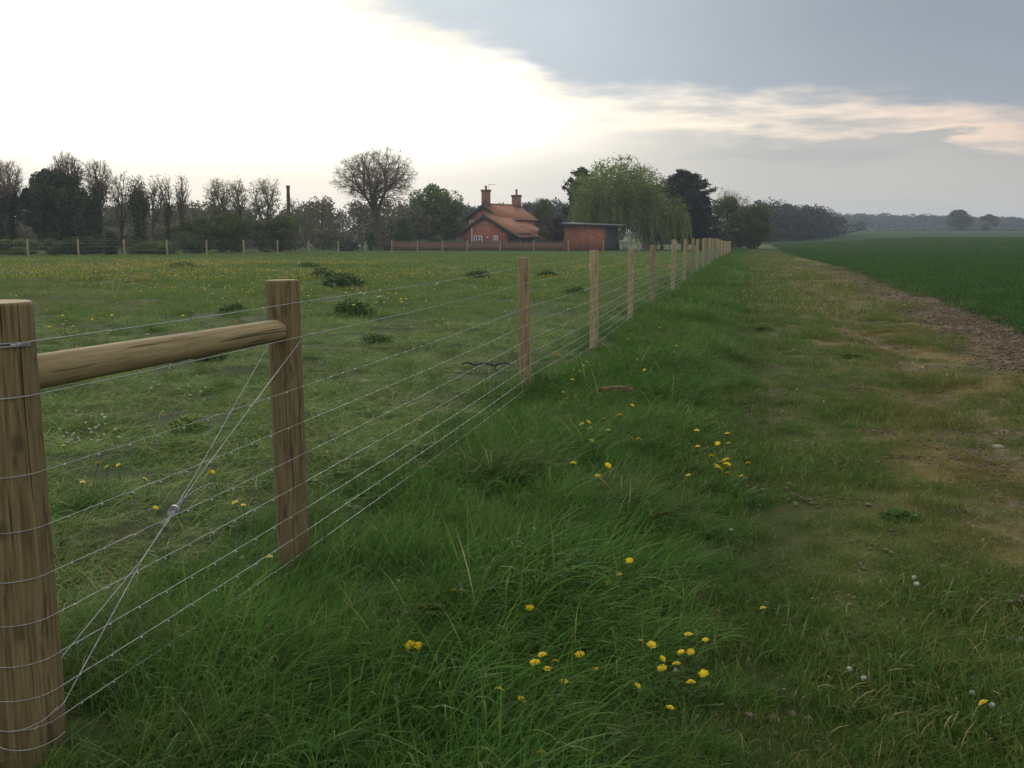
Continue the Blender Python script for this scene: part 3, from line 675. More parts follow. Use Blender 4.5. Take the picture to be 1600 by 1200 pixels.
# the yellow meadow further off: beyond counting
def flat_flower(name, m):
    b = MB(); V, F = petals(9, 0, .018, .006, .13, .006); b.add(V, F)
    b.tubes([[[0, 0, 0], [0, 0, .15]]], [[.002, .002]], 3); return b.build(name, M[m], link=False)
def round_head(name, m):
    b = MB()
    for q in range(2):
        V, F = petals(7, 0, .017, .012 * (1 - 2 * q), .17, .010); b.add(V, F)
    return b.build(name, M[m], link=False)
M['seed_dull'] = plant_mat('seed_dull', [(.34, .34, .30), (.42, .42, .38), (.5, .5, .46)], 3)
M['yellow_dull'] = plant_mat('meadow_yellow', [(.42, .30, .02), (.52, .38, .03), (.6, .46, .05)], 3)
fp = [flat_flower('meadow_flower', 'yellow_dull'), round_head('meadow_seed', 'seed_dull')]
X, Y, t = region(11, 100, 26, -140, -1.)
de = np.exp(-((Y - 40) / 17) ** 2) * sst(12, 26, Y) * np.where(Y < 24, .4, 1) * sst(.25, .7, vnoise(X * .12, Y * .25, 51)) * (.4 + sst(.4, .6, vnoise(X * .6, Y * .6, 52)))
de = de * (1.25 - .9 * sst(-.35, .05, X / Y))
k = rng.random(len(X)) < np.clip(de + .008, 0, 1); X, Y = X[k], Y[k]; n = len(X); print('meadow flowers', n)
ix = (rng.random(n) < .22).astype(int)
scatter('meadow_flowers', fp, np.stack([X, Y, g(X, Y)], -1), rng.uniform(0, 6.28, n), rng.uniform(.8, 1.35, n), ix, rng.normal(0, .35, (n, 2)),
        'haze of yellow and white flower heads across the far paddock', 'flowers')

# ------------------------------------------------------------------ leafy tufts, weeds, stones, odds and ends
def leaf_blade(b, base, az_, L, W, up, curl):
    n = 5; P = []; ang = up
    p = np.array(base, float); o = np.array([math.cos(az_), math.sin(az_), 0]); sd_ = np.array([-o[1], o[0], 0])
    prof = [.25, .8, 1, .75, .1]
    V = []
    for i in range(n):
        V += [p + sd_ * W * prof[i] * .5 + [0, 0, .006 * (i % 2)], p - [0, 0, .008], p - sd_ * W * prof[i] * .5]
        p = p + (o * math.cos(ang) + np.array([0, 0, math.sin(ang)])) * L / n; ang -= curl / n
    F = []
    for i in range(n - 1):
        a = i * 3; F += [[a, a + 1, a + 4, a + 3], [a + 1, a + 2, a + 5, a + 4]]
    b.add(V, np.array(F))
def dock(px, py, s, n, lab, mt='broadleaf', cat='plant', name='dock_plant', group=None):
    p = at(px, py); o = empty(name, p, random.uniform(0, 6), label=lab, cat=cat, group=group); b = MB()
    for i in range(n): leaf_blade(b, (0, 0, 0), i * 2.4 + random.random() * .5, s * random.uniform(.7, 1.1), s * .3, random.uniform(.5, 1.3), random.uniform(.6, 1.8))
    b.build('leaves', M[mt], o); return o
dock(520, 1190, .16, 7, 'broad light green dock leaves at the bottom edge left of centre')
dock(435, 1196, .13, 5, 'small broad leaved plant at the bottom edge under the net')
dock(1000, 575, .22, 8, 'pale leafy dock plant on the verge beside the farther white heads')
dock(1045, 628, .20, 9, 'bright yellow green leafy rosette on the verge right of the rusty board')
dock(950, 577, .2, 8, 'leafy green plant on the verge by the fourth fence post')
dock(745, 935, .12, 9, 'grey green rosette in flattened grass right of the pale stone')
dock(810, 985, .12, 8, 'grey green leafy rosette above the loose dandelion cluster')
def weed(px, py, w_, h_, lab, mt='weed', dens=420, grp='weed clumps in the paddock'):
    p = at(px, py); o = empty('weed_clump', p, label=lab, cat='weed clump', group=grp); b = MB()
    n = dens; a = rng.uniform(0, 6.28, n); q = np.sqrt(rng.random(n)) * w_ / 2
    lump = .65 + .5 * vnoise(np.cos(a) * 2.2 + 5, np.sin(a) * 2.2 + q * 3 / w_, int(px))
    zz = rng.random(n) ** .7 * h_ * lump * np.sqrt(np.maximum(0.05, 1 - (2 * q / w_) ** 2))
    for i in range(n):
        leaf_blade(b, (q[i] * math.cos(a[i]), q[i] * math.sin(a[i]), zz[i]), random.uniform(0, 6.28), random.uniform(.07, .15) * min(1, .35 + w_), .045 * min(1, .35 + w_), random.uniform(-.2, 1.1), 1.)
    b.build('leaves', M[mt], o)
    s_ = MB(); m_ = 24; k = rng.integers(0, n, m_)
    B0 = np.stack([q[k] * np.cos(a[k]) * .7, q[k] * np.sin(a[k]) * .7, zz[k] * 0 - .02], -1); B1 = np.stack([q[k] * np.cos(a[k]), q[k] * np.sin(a[k]), zz[k] + .02], -1)
    s_.tubes(np.stack([B0, (B0 + B1) / 2, B1], 1), np.full((m_, 3), .004), 4); s_.build('stems', M['stem'], o)
weed(538, 449, 1.25, .42, 'largest dark weed clump in the paddock right of the second round post', dens=900)
weed(505, 436, .9, .42, 'dark weed clump just behind and left of the largest one')
weed(748, 434, .9, .28, 'low dark weed clump left of the top of the third fence post')
weed(365, 489, .5, .16, 'low dark weed patch just left of the second round post', dens=250)
weed(552, 494, .7, .30, 'brighter green leafy tuft in front of the largest dark clump', 'broadleaf')
weed(483, 419, 1.0, .3, 'small dark clump far behind the second round post')
weed(287, 419, 1.2, .3, 'dark clump far off in the paddock above the middle of the brace rail')
weed(330, 562, .0 + .32, .09, 'small weed hummock right behind the brace rail', dens=200)
weed(290, 672, .26, .11, 'bushy green tuft in the mown grass left of the brace wires', 'mown', 90)
weed(855, 434, .8, .28, 'small weed clump right behind the third fence post')
weed(898, 462, .6, .22, 'green weed clump between the third and fourth fence posts', 'broadleaf', 260)
weed(590, 536, .4, .12, 'low green weed patch in the middle of the mown paddock', 'broadleaf', 160)
weed(855, 612, .34, .16, 'dark tuft at the right of the third post foot', dens=200)
weed(1330, 560, .2, .05, 'flat dark weed on the strip between the ruts', mt='broadleaf', dens=110, grp='weeds on the track')
weed(1405, 812, .17, .04, 'flat dark green weed on the lower track', mt='broadleaf', dens=60, grp='weeds on the track')
weed(1195, 517, .25, .05, 'flat dark weed at the far left rut', dens=140, grp='weeds on the track')

def rock(name, px, py, s, m, lab, cat, group=None, squash=.5, seed=0, lift=.3):
    p = at(px, py); me = bpy.data.meshes.new(name)
    import bmesh
    bm = bmesh.new(); bmesh.ops.create_icosphere(bm, subdivisions=3, radius=1)
    for v_ in bm.verts:
        c = v_.co; k = .75 + .5 * float(vnoise(c.x * 1.9 + seed, c.y * 1.9 + c.z * 2.3, 60)) + .2 * float(vnoise(c.x * 5 + seed, c.y * 5 - c.z * 4, 61))
        v_.co = Vector((c.x * k * s[0], c.y * k * s[1], c.z * k * s[0] * squash))
    bm.to_mesh(me); bm.free(); me.materials.append(M[m])
    o = bpy.data.objects.new(name, me); COL.objects.link(o); o.location = (p[0], p[1], p[2] + s[0] * squash * lift); o.rotation_euler = (0, 0, seed * 1.3)
    for f_ in me.polygons: f_.use_smooth = True
    tag(o, lab, cat, group); return o
rock('stone', 722, 938, (.028, .022), 'stone', 'pale grey stone among flattened grass near the bottom centre', 'stone', None, .7, 2, 1.2)
for i, (px, py, s_, lab) in enumerate([(1395, 530, .05, 'pale stone in the far rut of the track'), (1560, 700, .04, 'small pale stone in the bare patch by the right edge'),
        (1478, 588, .045, 'pale stone beside the white heads in the right rut'), (1440, 575, .03, 'tiny stone left of the white heads in the right rut'), (1585, 1000, .03, 'brownish stone at the lower right edge of the track'),
        (1243, 690, .02, 'very small stone on the left rut of the track')]):
    rock('stone', px, py, (s_, s_ * .8), 'stone', lab, 'stone', 'stones on the track', .4, i + 3)
for i, (px, py, s_, lab) in enumerate([(1570, 935, .09, 'dark hollowed clod of earth on the lower track by the right edge'), (1592, 972, .07, 'second dark earth clod at the right edge below the first')]):
    rock('earth_clod', px, py, (s_, s_ * .7), 'soil', lab, 'earth clod', 'earth clods on the track', .22, i + 11)
# rusty board and dark strip
p = at(962, 632); b = MB(); b.box((0, 0, 0), (.30, .07, .022)); b.box((.02, .004, .018), (.16, .05, .014), .1); o = b.build('rusty_board', M['rust'])
o.location = p + np.array([0, 0, .13]); o.rotation_euler = (.15, .04, .05); tag(o, 'short reddish brown board lying in the verge grass', 'board')
p = at(760, 580); b = MB(); k = np.linspace(0, 1, 12)
b.tubes(np.stack([k * .55 - .27, .03 * np.sin(k * 9), .03 + .015 * np.sin(k * 17)], -1), np.full((1, 12), .012), 6, cap=True)
for j in range(9):
    q = np.array([j * .06 - .25, .03 * math.sin(j), .03]); b.tubes(np.stack([q, q + [.02, .05 * (-1) ** j, .02]]), np.full((1, 2), .006), 4)
o = b.build('fallen_branch', M['dark']); o.location = p + np.array([0, 0, .05]); tag(o, 'dark broken branch lying on the mown grass behind the net', 'branch')
# seeding grass stalk lying on the verge
def stalk(px, py, L, az_, lab):
    p = at(px, py); o = empty('seeding_stalk', p, az_, label=lab, cat='grass stalk', group='seeding stalks on the verge'); b = MB()
    k = np.linspace(0, 1, 7); P = np.stack([k * L, 0 * k, .12 + .10 * k - .03 * k * k], -1); b.tubes(P, np.full((1, 7), .0016), 4); b.build('stem', M['stem'], o)
    h = MB()
    for i in range(46):
        u = random.uniform(.6, 1); q = np.array([u * L, 0, .12 + .10 * u - .03 * u * u]); leaf_blade(h, q + rng.normal(0, .004, 3), random.uniform(0, 6.28), .02, .006, .4, .2)
    h.build('seed_plume', M['leaf_light'], o)
stalk(965, 868, .26, .25, 'pale seeding grass stalk leaning right over the middle verge')
stalk(842, 950, .22, 1.2, 'pale brown seeding stalk pointing up near the pale stone')
stalk(600, 1010, .24, -.5, 'straw coloured stalk lying in the dark lower grass')

# ------------------------------------------------------------------ the track fence
fence = empty('wire_fence', (-1.43, 2.70, float(g(-1.43, 2.7))), label='wire stock net fence on wooden posts running away beside the track', cat='fence')
fo = np.array(fence.location)
def fenced(o, loc, rot=(0, 0, 0)):
    o.parent = fence; o.location = Vector(np.array(loc) - fo); o.rotation_euler = rot
def round_post(h, r, seed, m, sides=28):
    """top at h, slightly irregular round post going .3 m under ground"""
    zs = np.concatenate([[-.3], np.linspace(0, h - .012, 14), [h - .003, h]]); an = np.arange(sides) * 2 * math.pi / sides; V = []
    for z in zs:
        rr = r * (1 + .02 * math.sin(z * 3 + seed)); rr = rr * (.985 if z > h - .004 else 1) * (.94 if z == h else 1)
        k = 1 + .018 * np.sin(3 * an + seed) + .012 * np.sin(7 * an + z * 1.3)
        V.append(np.stack([rr * k * np.cos(an), rr * k * np.sin(an), np.full(sides, z + (0 if z < h - .02 else .006 * math.sin(seed * 3)))], -1))
    V = np.vstack(V); n = len(zs); i = np.arange(n - 1)[:, None] * sides + np.arange(sides)[None]; j = np.arange(n - 1)[:, None] * sides + (np.arange(sides)[None] + 1) % sides
    F = np.stack([i, j, j + sides, i + sides], -1).reshape(-1, 4)
    return V, F, (n - 1) * sides
def add_round_post(name, X, Y, h, r, seed, lean=(0, 0)):
    V, F, top = round_post(h, r, seed, 'strainer'); o = mesh_obj(name, V, F, M['strainer'], smooth=True); fenced(o, (X, Y, float(g(X, Y))), (lean[1], lean[0], seed))
    c = V[top:]; ctr = c.mean(0); Vc = np.vstack([c, ctr]); k = len(c)
    e = mesh_obj('post_top', Vc, np.array([[i, (i + 1) % k, k] for i in range(k)]), M['endgrain'], o); return o
P1 = np.array([-1.43, 2.70]); P2 = np.array([-.985, 4.257])
z1, z2 = float(g(*P1)), float(g(*P2))
s1 = add_round_post('strainer_post', P1[0], P1[1], 1.31 - z1, .100, 1.0); s1['label'] = 'thick round corner post at the left edge wrapped in wires'
s2 = add_round_post('strainer_post', P2[0], P2[1], 1.292 - z2, .073, 2.3, (.022, 0)); s2['label'] = 'slimmer round post at the right end of the brace rail'
# brace rail
a = np.array([P1[0] + .02, P1[1] + .06, 1.098]); e = np.array([P2[0] - .018, P2[1] - .050, 1.082]); d = e - a; L = np.linalg.norm(d)
sides = 24; ks = np.concatenate([np.linspace(0, L - .05, 16), [L - .03, L - .012, L - .002, L]]); V = []
for k in ks:
    rr = (.051 - .003 * k / L) * (1 if k < L - .04 else math.sqrt(max(.02, 1 - ((k - L + .05) / .05) ** 2)) * .6 + .4 * (k < L - .001))
    an = np.arange(sides) * 2 * math.pi / sides; rr = rr * (1 + .02 * np.sin(3 * an + 1.5 * k) + .01 * np.sin(5 * an + 6 * k))
    V.append(np.stack([rr * np.cos(an), rr * np.sin(an), np.full(sides, k)], -1))
V = np.vstack(V); n = len(ks); i = np.arange(n - 1)[:, None] * sides + np.arange(sides)[None]; j = np.arange(n - 1)[:, None] * sides + (np.arange(sides)[None] + 1) % sides
F = np.stack([i, j, j + sides, i + sides], -1).reshape(-1, 4)
rl = mesh_obj('brace_rail', V, F, M['rail'], smooth=True); rl.parent = fence; rl.location = Vector(a - fo)
rl.rotation_mode = 'QUATERNION'; rl.rotation_quaternion = Vector(d).to_track_quat('Z', 'X')
# intermediate square posts: measured ones first, then every four metres
mp_ = [(821, 402, 617), (928, 391, 545), (985, 388, 499), (1019.5, 383, 475)]
posts = []
for px, pt, pb in mp_:
    q = at(px, pb); posts.append((q[0], q[1], atY(px, q[1], pt)[2]))
sp = 3.95; Yc = posts[-1][1]
while Yc < 112:
    Yc += sp * random.uniform(.93, 1.05); X_ = float(-1.98 + .2392 * Yc - .0000 * Yc) + random.uniform(-.03, .03) + .18 * float(sst(20, 25, Yc) * (1 - sst(20, 110, Yc)))
    posts.append((X_, Yc, float(g(X_, Yc)) + 1.30 + random.uniform(-.03, .03)))
def square_post(h, w_, d_, seed):
    r_ = random.Random(seed); ch = .012; zs = [-.3, 0, h * .33, h * .66, h - .006, h]; V = []
    for z in zs:
        jx, jy = r_.uniform(-.002, .002), r_.uniform(-.002, .002); s_ = .97 if z == h else 1
        x, y = w_ / 2 * s_, d_ / 2 * s_
        V += [[jx + a_, jy + b_, z] for a_, b_ in ((x - ch, -y), (x, -y + ch), (x, y - ch), (x - ch, y), (-x + ch, y), (-x, y - ch), (-x, -y + ch), (-x + ch, -y))]
    F4, F3 = [], []
    for i in range(len(zs) - 1):
        for j in range(8): F4.append([i * 8 + j, i * 8 + (j + 1) % 8, i * 8 + 8 + (j + 1) % 8, i * 8 + 8 + j])
    b = (len(zs) - 1) * 8
    for j in range(1, 7): F3.append([b, b + j, b + j + 1])
    return np.array(V), [np.array(F4), np.array(F3)]
ords = 'third fourth fifth sixth seventh eighth ninth tenth eleventh twelfth'.split()
fang = -math.atan(.24)
for i, (x, y, zt) in enumerate(posts):
    zb = float(g(x, y)); V, F = square_post(zt - zb, .098, .085, i)
    o = mesh_obj('fence_post', V, F, M['post_brown' if i in (0, 3) or (i > 5 and i % 3 == 0) else 'post'])
    fenced(o, (x, y, zb), (random.uniform(-.012, .012), -.010 + random.uniform(-.01, .01) if i > 0 else -.016, fang + random.uniform(-.12, .12)))
# wires
wl = np.array([[P1[0], P1[1]], [P2[0], P2[1]]] + [[p_[0], p_[1]] for p_ in posts]); rad = [.100, .073] + [.052] * len(posts)
dirv = np.array([.24, 1.]) / math.hypot(.24, 1); nrm = np.array([dirv[1], -dirv[0]])
path = np.array([c + nrm * (r_ + .0045) for c, r_ in zip(wl, rad)])
gz = np.array([float(g(x, y)) for x, y in wl])
levels = [1.203, 1.054, .835, .678, .536, .408, .288, .185, .095]
base_z = gz + .0; base_z[:3] = 0
# arc round the corner post, camera side
arc = [P1 + (.1045) * np.array([math.cos(t_), math.sin(t_)]) for t_ in np.linspace(-.24 - math.pi * .95, -.24, 22)]
def wire_path(z, wob=0., extra=0.):
    P = [[q[0], q[1], z - extra * .006 * math.sin(i * .4)] for i, q in enumerate(arc)]
    for i in range(len(path) - 1):
        n = 30 if i < 3 else (12 if i < 8 else 3); L = np.linalg.norm(path[i + 1] - path[i])
        for k in range(0 if i else 1, n):
            u = k / n; xy = path[i] * (1 - u) + path[i + 1] * u; zz = z + (base_z[i] * (1 - u) + base_z[i + 1] * u)
            P.append([xy[0], xy[1], zz - .012 * math.sin(math.pi * u) * (1 if L > 2 else .3) + wob * random.uniform(-1, 1)])
    P.append([path[-1][0], path[-1][1], z + base_z[-1]])
    return np.array(P) - fo
for i, z in enumerate(levels):
    b = MB(); P = wire_path(z, 0 if i < 2 else .0012); b.tubes(P, np.full((1, len(P)), .00150 if i < 2 else .00120), 5)
    b.build('line_wire', M['wire'], fence, smooth=True)
    if i == 0:
        b = MB(); n = len(arc); Q = P[:n].copy(); Q[:, 2] -= .009; Q[:, :2] += (Q[:, :2] - (P1 - fo[:2])) * .01; b.tubes(Q, np.full((1, n), .0017), 5)
        for k in range(5): b.tubes([P[n - 1 - k % 3] + [0, .0, -.004], P[n - 3 - k % 3] + [0, 0, -.006]], np.full((1, 2), .0038), 6)
        b.build('wire_tie', M['wire'], fence)
# green bottom strand
b = MB(); P = wire_path(.012, .002); P = P[18:]; b.tubes(P, np.full((1, len(P)), .0016), 5); b.build('bottom_strand', M['green_wire'], fence)
# stay wires and knots every 15 cm
cum = np.concatenate([[0], np.cumsum(np.linalg.norm(np.diff(path, axis=0), axis=1))])
st = MB(); kn = MB(); s_ = .10; PV, RV, KN = [], [], []
tet = np.array([[1, 0, 0], [-1, 0, 0], [0, 1, 0], [0, -1, 0], [0, 0, 1], [0, 0, -1]]); tf = np.array([[0, 2, 4], [2, 1, 4], [1, 3, 4], [3, 0, 4], [2, 0, 5], [1, 2, 5], [3, 1, 5], [0, 3, 5]])
while s_ < min(cum[-1], 62):
    i = int(np.searchsorted(cum, s_) - 1); u = (s_ - cum[i]) / (cum[i + 1] - cum[i]); xy = path[i] * (1 - u) + path[i + 1] * u; zb = base_z[i] * (1 - u) + base_z[i + 1] * u
    dx = random.uniform(-.006, .006); sag = -.012 * math.sin(math.pi * u)
    PV.append([[xy[0], xy[1], zb + .835], [xy[0] + dx * dirv[0], xy[1] + dx * dirv[1], zb + .4], [xy[0], xy[1], zb + .01]])
    if s_ < 26:
        for z in levels[2:]: KN.append([xy[0], xy[1], zb + z + sag])
    s_ += .15
PV = np.array(PV) - fo; st.tubes(PV, np.full(PV.shape[:2], .0010), 4); st.build('stay_wires', M['stay'], fence)
KN = np.array(KN) - fo; V = (KN[:, None] + tet[None] * np.array([.0042, .0045, .0042])).reshape(-1, 3); F = (np.arange(len(KN))[:, None, None] * 6 + tf[None]).reshape(-1, 3)
kn.add(V, F); kn.build('knots', M['knot'], fence, smooth=True)
# brace wires with tensioner
mid = np.array([-1.184 - .01, 3.35, .530]); lowA = np.array([P1[0] + .11, P1[1] - .005, .13]); lowB = np.array([P1[0] + .06, P1[1] + .085, .22])
hiA = np.array([P2[0] - .062, P2[1] - .055, 1.03]); hiB = np.array([P2[0] + .066, P2[1] - .035, 1.035])
for nm, lo_, hi_, off in (('brace_wire', lowA, hiB, .004), ('brace_wire', lowB, hiA, -.004)):
    b = MB(); P = [lo_]
    dm = np.array([off, 0, 0]); dr = (hi_ + hiA + hiB) / 3 - mid; dr = dr / np.linalg.norm(dr)
    P += [mid - dr * .22 * (1 if nm else 1) + dm, mid - dr * .05 + dm, mid + dm, mid + dr * .06 + dm, mid + dr * .20 + dm * 1.5, hi_]
    if hi_ is hiB: P += [hi_ + np.array([-.02, .06, .002]), hi_ + np.array([-.09, .09, .002])]
    if lo_ is lowA: P = [lowA + np.array([-.05, -.085, -.04])] + P
    P = np.array(P) - fo; b.tubes(P, np.full((1, len(P)), .0016), 5); b.build(nm, M['wire'], fence)
b = MB(); q = mid - fo
b.tubes([q + [-.002, -.012, 0], q + [-.002, .006, 0]], np.full((1, 2), .017), 18, cap=True)
b.tubes([q + [-.002, -.016, 0], q + [-.002, -.010, 0]], np.full((1, 2), .009), 12, cap=True)
b.box(q + [-.014, 0, -.016], (.022, .014, .02)); b.tubes([q + [-.02, 0, -.03], q + [-.035, .0, -.045]], np.full((1, 2), .003), 5)
ten = b.build('wire_tensioner', M['zinc'], fence)
k = np.linspace(0, 1, 8); P = q + np.stack([.01 + .10 * k, .10 * k, .02 + .10 * k - .05 * k * k], -1)
b = MB(); b.tubes(P, np.full((1, 8), .0014), 5); b.build('wire_tail', M['wire'], ten)
# net bottom ends curled round the corner post
b = MB()
for i, z in enumerate((.075, .04)):
    k = np.linspace(0, 1, 16); an = -.24 - math.pi * .75 * (1 - k); P = np.stack([P1[0] + (.104 + .02 * i * k) * np.cos(an), P1[1] + (.104 + .02 * i * k) * np.sin(an), z + .09 * (k - .6) ** 2 + .04 * (1 - i) * k], -1) - fo
    b.tubes(P, np.full((1, 16), .0014), 5)
b.build('loose_wire_ends', M['wire'], fence)

# ------------------------------------------------------------------ the far boundary fence
far_px = [(42, 76), (121, 79.1), (193, 82.3), (260, 85.5), (322, 88.6), (380, 91.7), (433, 95), (482, 98.1), (528, 101.3), (571, 104.4), (612, 107.5), (652, 110.7), (691, 113.8),
          (730, 117), (781.5, 116.6), (834, 116), (888, 115.4), (943, 114.8), (999, 114.2), (1057, 113.7), (1113, 113.5)]
ff = empty('wire_fence', atY(42, 76), label='thin wire fence with slim pale posts along the far side of the paddock', cat='fence'); fo2 = np.array(ff.location); fpz = []
for i, (px, Y_) in enumerate([(-45, 73)] + far_px):
    p = atY(px, Y_); h = 1.42 if Y_ < 100 else 1.35
    if i == 0: h = 1.4
    V, F = square_post(h, .13, .11, i + 50); o = mesh_obj('fence_post', V, F, M['post']); o.parent = ff; o.location = Vector(p - fo2); fpz.append(p)
for z in (1.3, 1.1, .8, .5, .2):
    b = MB(); P = np.array(fpz) + [0, -.08, z] - fo2; b.tubes(P, np.full((1, len(P)), .006), 4); b.build('line_wire', M['stay'], ff)

# ------------------------------------------------------------------ board fence in front of the cottage
bf = empty('board_fence', atY(615, 122), label='low brown board fence in front of the brick cottage', cat='fence'); bo = np.array(bf.location)
N_ = 12; xs = np.linspace(atY(615, 122)[0], atY(880, 119)[0], N_ + 1)
for i in range(N_ + 1):
    Y_ = 122 - 3 * i / N_; z = float(g(xs[i], Y_)); b = MB(); b.box((xs[i] - bo[0], Y_ - bo[1] - .06, z + .58 - bo[2]), (.12, .12, 1.22)); b.build('fence_post', M['panel'], bf)
    if i < N_:
        b = MB(); w_ = xs[i + 1] - xs[i]; k = 13
        for j in range(k): b.box((xs[i] + w_ * (j + .5) / k - bo[0], Y_ - bo[1] + .01 * (j % 2), z + .52 - bo[2]), (w_ / k * .97, .02, 1.0 + .02 * math.sin(i * 5 + j)))
        b.build('panel', M['panel'], bf)
        b = MB(); b.box((xs[i] + w_ / 2 - bo[0], Y_ - bo[1] - .02, z + 1.08 - bo[2]), (w_ - .13, .09, .06)); b.build('rail', M['panel_rail' if i in (0, 1, 2) else 'panel'], bf)
p0 = atY(600, 122); b = MB()
for j in range(9): b.box((p0[0] + j * .13, p0[1] + .3, p0[2] + .55), (.12, .03, 1.1 + .05 * math.sin(j * 3)))
o = b.build('dark_board_panel', M['dark']); tag(o, 'dark brown boards at the left end of the low fence, under the big bare tree', 'fence')

# ------------------------------------------------------------------ cottage
S = 1 / 11.4; PH = R(30); HY = 134.
O = atY(720, HY, 363); O[2] = -.75
house = empty('brick_cottage', O, label='red brick cottage with clay tiled roofs and two chimneys beyond the board fence', cat='house')
ax = np.array([math.cos(PH), -math.sin(PH), 0]); bx_ = np.array([math.sin(PH), math.cos(PH), 0]); UP = np.array([0, 0, 1.])
house.rotation_euler = (0, 0, -PH)
GZ = .75   # ground below zero; house local z = world z + GZ
def Zw(y): return 1.5 + (363 - y) * S + GZ
def part(name, b, m, par=None, sm=False): return b.build(name, M[m], par or house, smooth=sm)
def gable_block(a0, a1, b0, b1, ar, zr, ze0, ze1, wa0, wa1):
    """walls: prism under the roof line; a = across, b = along the ridge"""
    b = MB()
    def roofz(a): return ze0 + (zr - ze0) * (a - a0) / (ar - a0) if a < ar else zr + (ze1 - zr) * (a - ar) / (a1 - ar)
    pts = [(wa0, b0, -.3), (wa1, b0, -.3), (wa1, b0, roofz(wa1) - .12), (ar, b0, zr - .12), (wa0, b0, roofz(wa0) - .12)]
    b.poly_prism(pts, (0, b1 - b0, 0)); return b
def roof(name, a0, a1, b0, b1, ar, zr, ze0, ze1, th=.14, oh=.25):
    b = MB()
    for s_, (aa, zz) in enumerate(((a0, ze0), (a1, ze1))):
        b.poly_prism([(aa, b0 - oh, zz), (ar, b0 - oh, zr), (ar, b0 - oh, zr + th), (aa, b0 - oh, zz + th)], (0, b1 - b0 + 2 * oh, 0))
    r_ = part(name, b, 'tiles')
    bb = MB()
    for aa, zz in ((a0, ze0), (a1, ze1)):
        bb.poly_prism([(aa, b0 - oh - .04, zz - .30), (ar, b0 - oh - .04, zr - .36), (ar, b0 - oh - .04, zr + th + .02), (aa, b0 - oh - .04, zz + th + .02)], (0, .038, 0))
    part('barge_board', bb, 'barge', r_)
    rt = MB(); rt.tubes([[ar, b0 - oh, zr + th], [ar, b1 + oh, zr + th]], np.full((1, 2), .12), 8); part('ridge_tiles', rt, 'pot', r_)
    return r_
# front block
fa, fz = 3.75, Zw(337)
part('wall', gable_block(-.5, 9.3, 0, 3.2, fa, fz, Zw(367), Zw(371), 0, 7.1), 'brick')
fr = roof('roof', -.5, 9.3, 0, 5.4, fa, fz, Zw(367), Zw(371))
# dark block filling the recess under the roof on the right
b = MB(); b.box((8.0, 2.2, 1.1), (1.8, 3.2, 2.2)); part('dark_recess_block', b, 'dark')
# main block
ma, mz = 1.73, Zw(320.5)
part('wall', gable_block(-1.45, 4.9, 3.2, 12.6, ma, mz, Zw(343.5), Zw(344.5), -1.1, 4.55), 'brick')
mr = roof('roof', -1.45, 4.9, 3.2, 12.6, ma, mz, Zw(343.5), Zw(344.5), oh=.3)
# side range under a lean-to roof
b = MB(); b.poly_prism([(4.55, 3.3, Zw(346)), (8.6, 5.2, Zw(366)), (8.6, 9.4, Zw(366)), (4.55, 9.4, Zw(346))], (0, 0, .13)); part('lean_to_roof', b, 'tiles')
b = MB(); b.poly_prism([(8.2, 6.0, -.3), (8.2, 9.3, -.3), (8.2, 9.3, Zw(365)), (8.2, 6.0, Zw(365))], (-.25, 0, 0)); b.box((6.4, 6.2, 1.1), (3.8, .25, 2.2)); part('wall', b, 'brick')
b = MB(); b.box((7.9, 5.98, 1.25), (.5, .08, 1.5)); part('white_door', b, 'white')
b = MB(); b.box((6.4, 4.9, Zw(352)), (.5, .9, .07)); sk = part('skylight', b, 'white'); sk.rotation_euler = (0, 0, 0)
# chimneys
def chimney(a, bb, y_top, wd, pot_top):
    z0 = mz - .6; zt = Zw(y_top); b = MB(); b.box((a, bb, (z0 + zt - .25) / 2), (wd, wd * .8, zt - .25 - z0)); c = part('chimney', b, 'brick_chim', mr)
    b = MB(); b.box((a, bb, zt - .21), (wd * 1.14, wd * .95, .08)); b.box((a, bb, zt - .12), (wd * 1.24, wd * 1.05, .10)); b.box((a, bb, zt - .03), (wd * 1.1, wd * .9, .08)); part('chimney_cap', b, 'brick_chim', mr)
    b = MB(); zp = Zw(pot_top); b.tubes([[a, bb, zt], [a, bb, zt + (zp - zt) * .8], [a, bb, zt + (zp - zt) * .8], [a, bb, zp]], [[.16, .13, .17, .16]], 12, cap=True); part('chimney_pot', b, 'pot', mr)
chimney(ma, 3.75, 297, .98, 291)
chimney(ma, 12.2, 302, 1.08, 293)
b = MB(); a0_ = np.array([ma + .55, 3.6, Zw(300)]); b.tubes([a0_, a0_ + [0, 0, .95]], np.full((1, 2), .025), 5); b.tubes([a0_ + [-.1, 0, .9], a0_ + [1.1, .2, .95]], np.full((1, 2), .02), 4)
for k in range(6): b.tubes([a0_ + [.1 + k * .17, -.25, .92], a0_ + [.1 + k * .17, .25, .92]], np.full((1, 2), .014), 4)
part('aerial', b, 'lead')
def window(a, z0, z1, w_, nx, nz, bb=-.03):
    b = MB(); t_ = .09; h = z1 - z0
    b.box((a, bb, z0 + t_ / 2), (w_, .07, t_)); b.box((a, bb, z1 - t_ / 2), (w_, .07, t_)); b.box((a - w_ / 2 + t_ / 2, bb, (z0 + z1) / 2), (t_, .07, h - 2 * t_)); b.box((a + w_ / 2 - t_ / 2, bb, (z0 + z1) / 2), (t_, .07, h - 2 * t_))
    for i in range(1, nx): b.box((a - w_ / 2 + w_ * i / nx, bb + .005, (z0 + z1) / 2), (.055, .05, h - 2 * t_))
    for i in range(1, nz): b.box((a, bb + .008, z0 + h * i / nz), (w_ - 2 * t_, .045, .045))
    f = part('window', b, 'white'); g_ = MB(); g_.box((a, bb + .015, (z0 + z1) / 2), (w_ - .1, .02, h - .1)); part('glass', g_, 'glass', f)
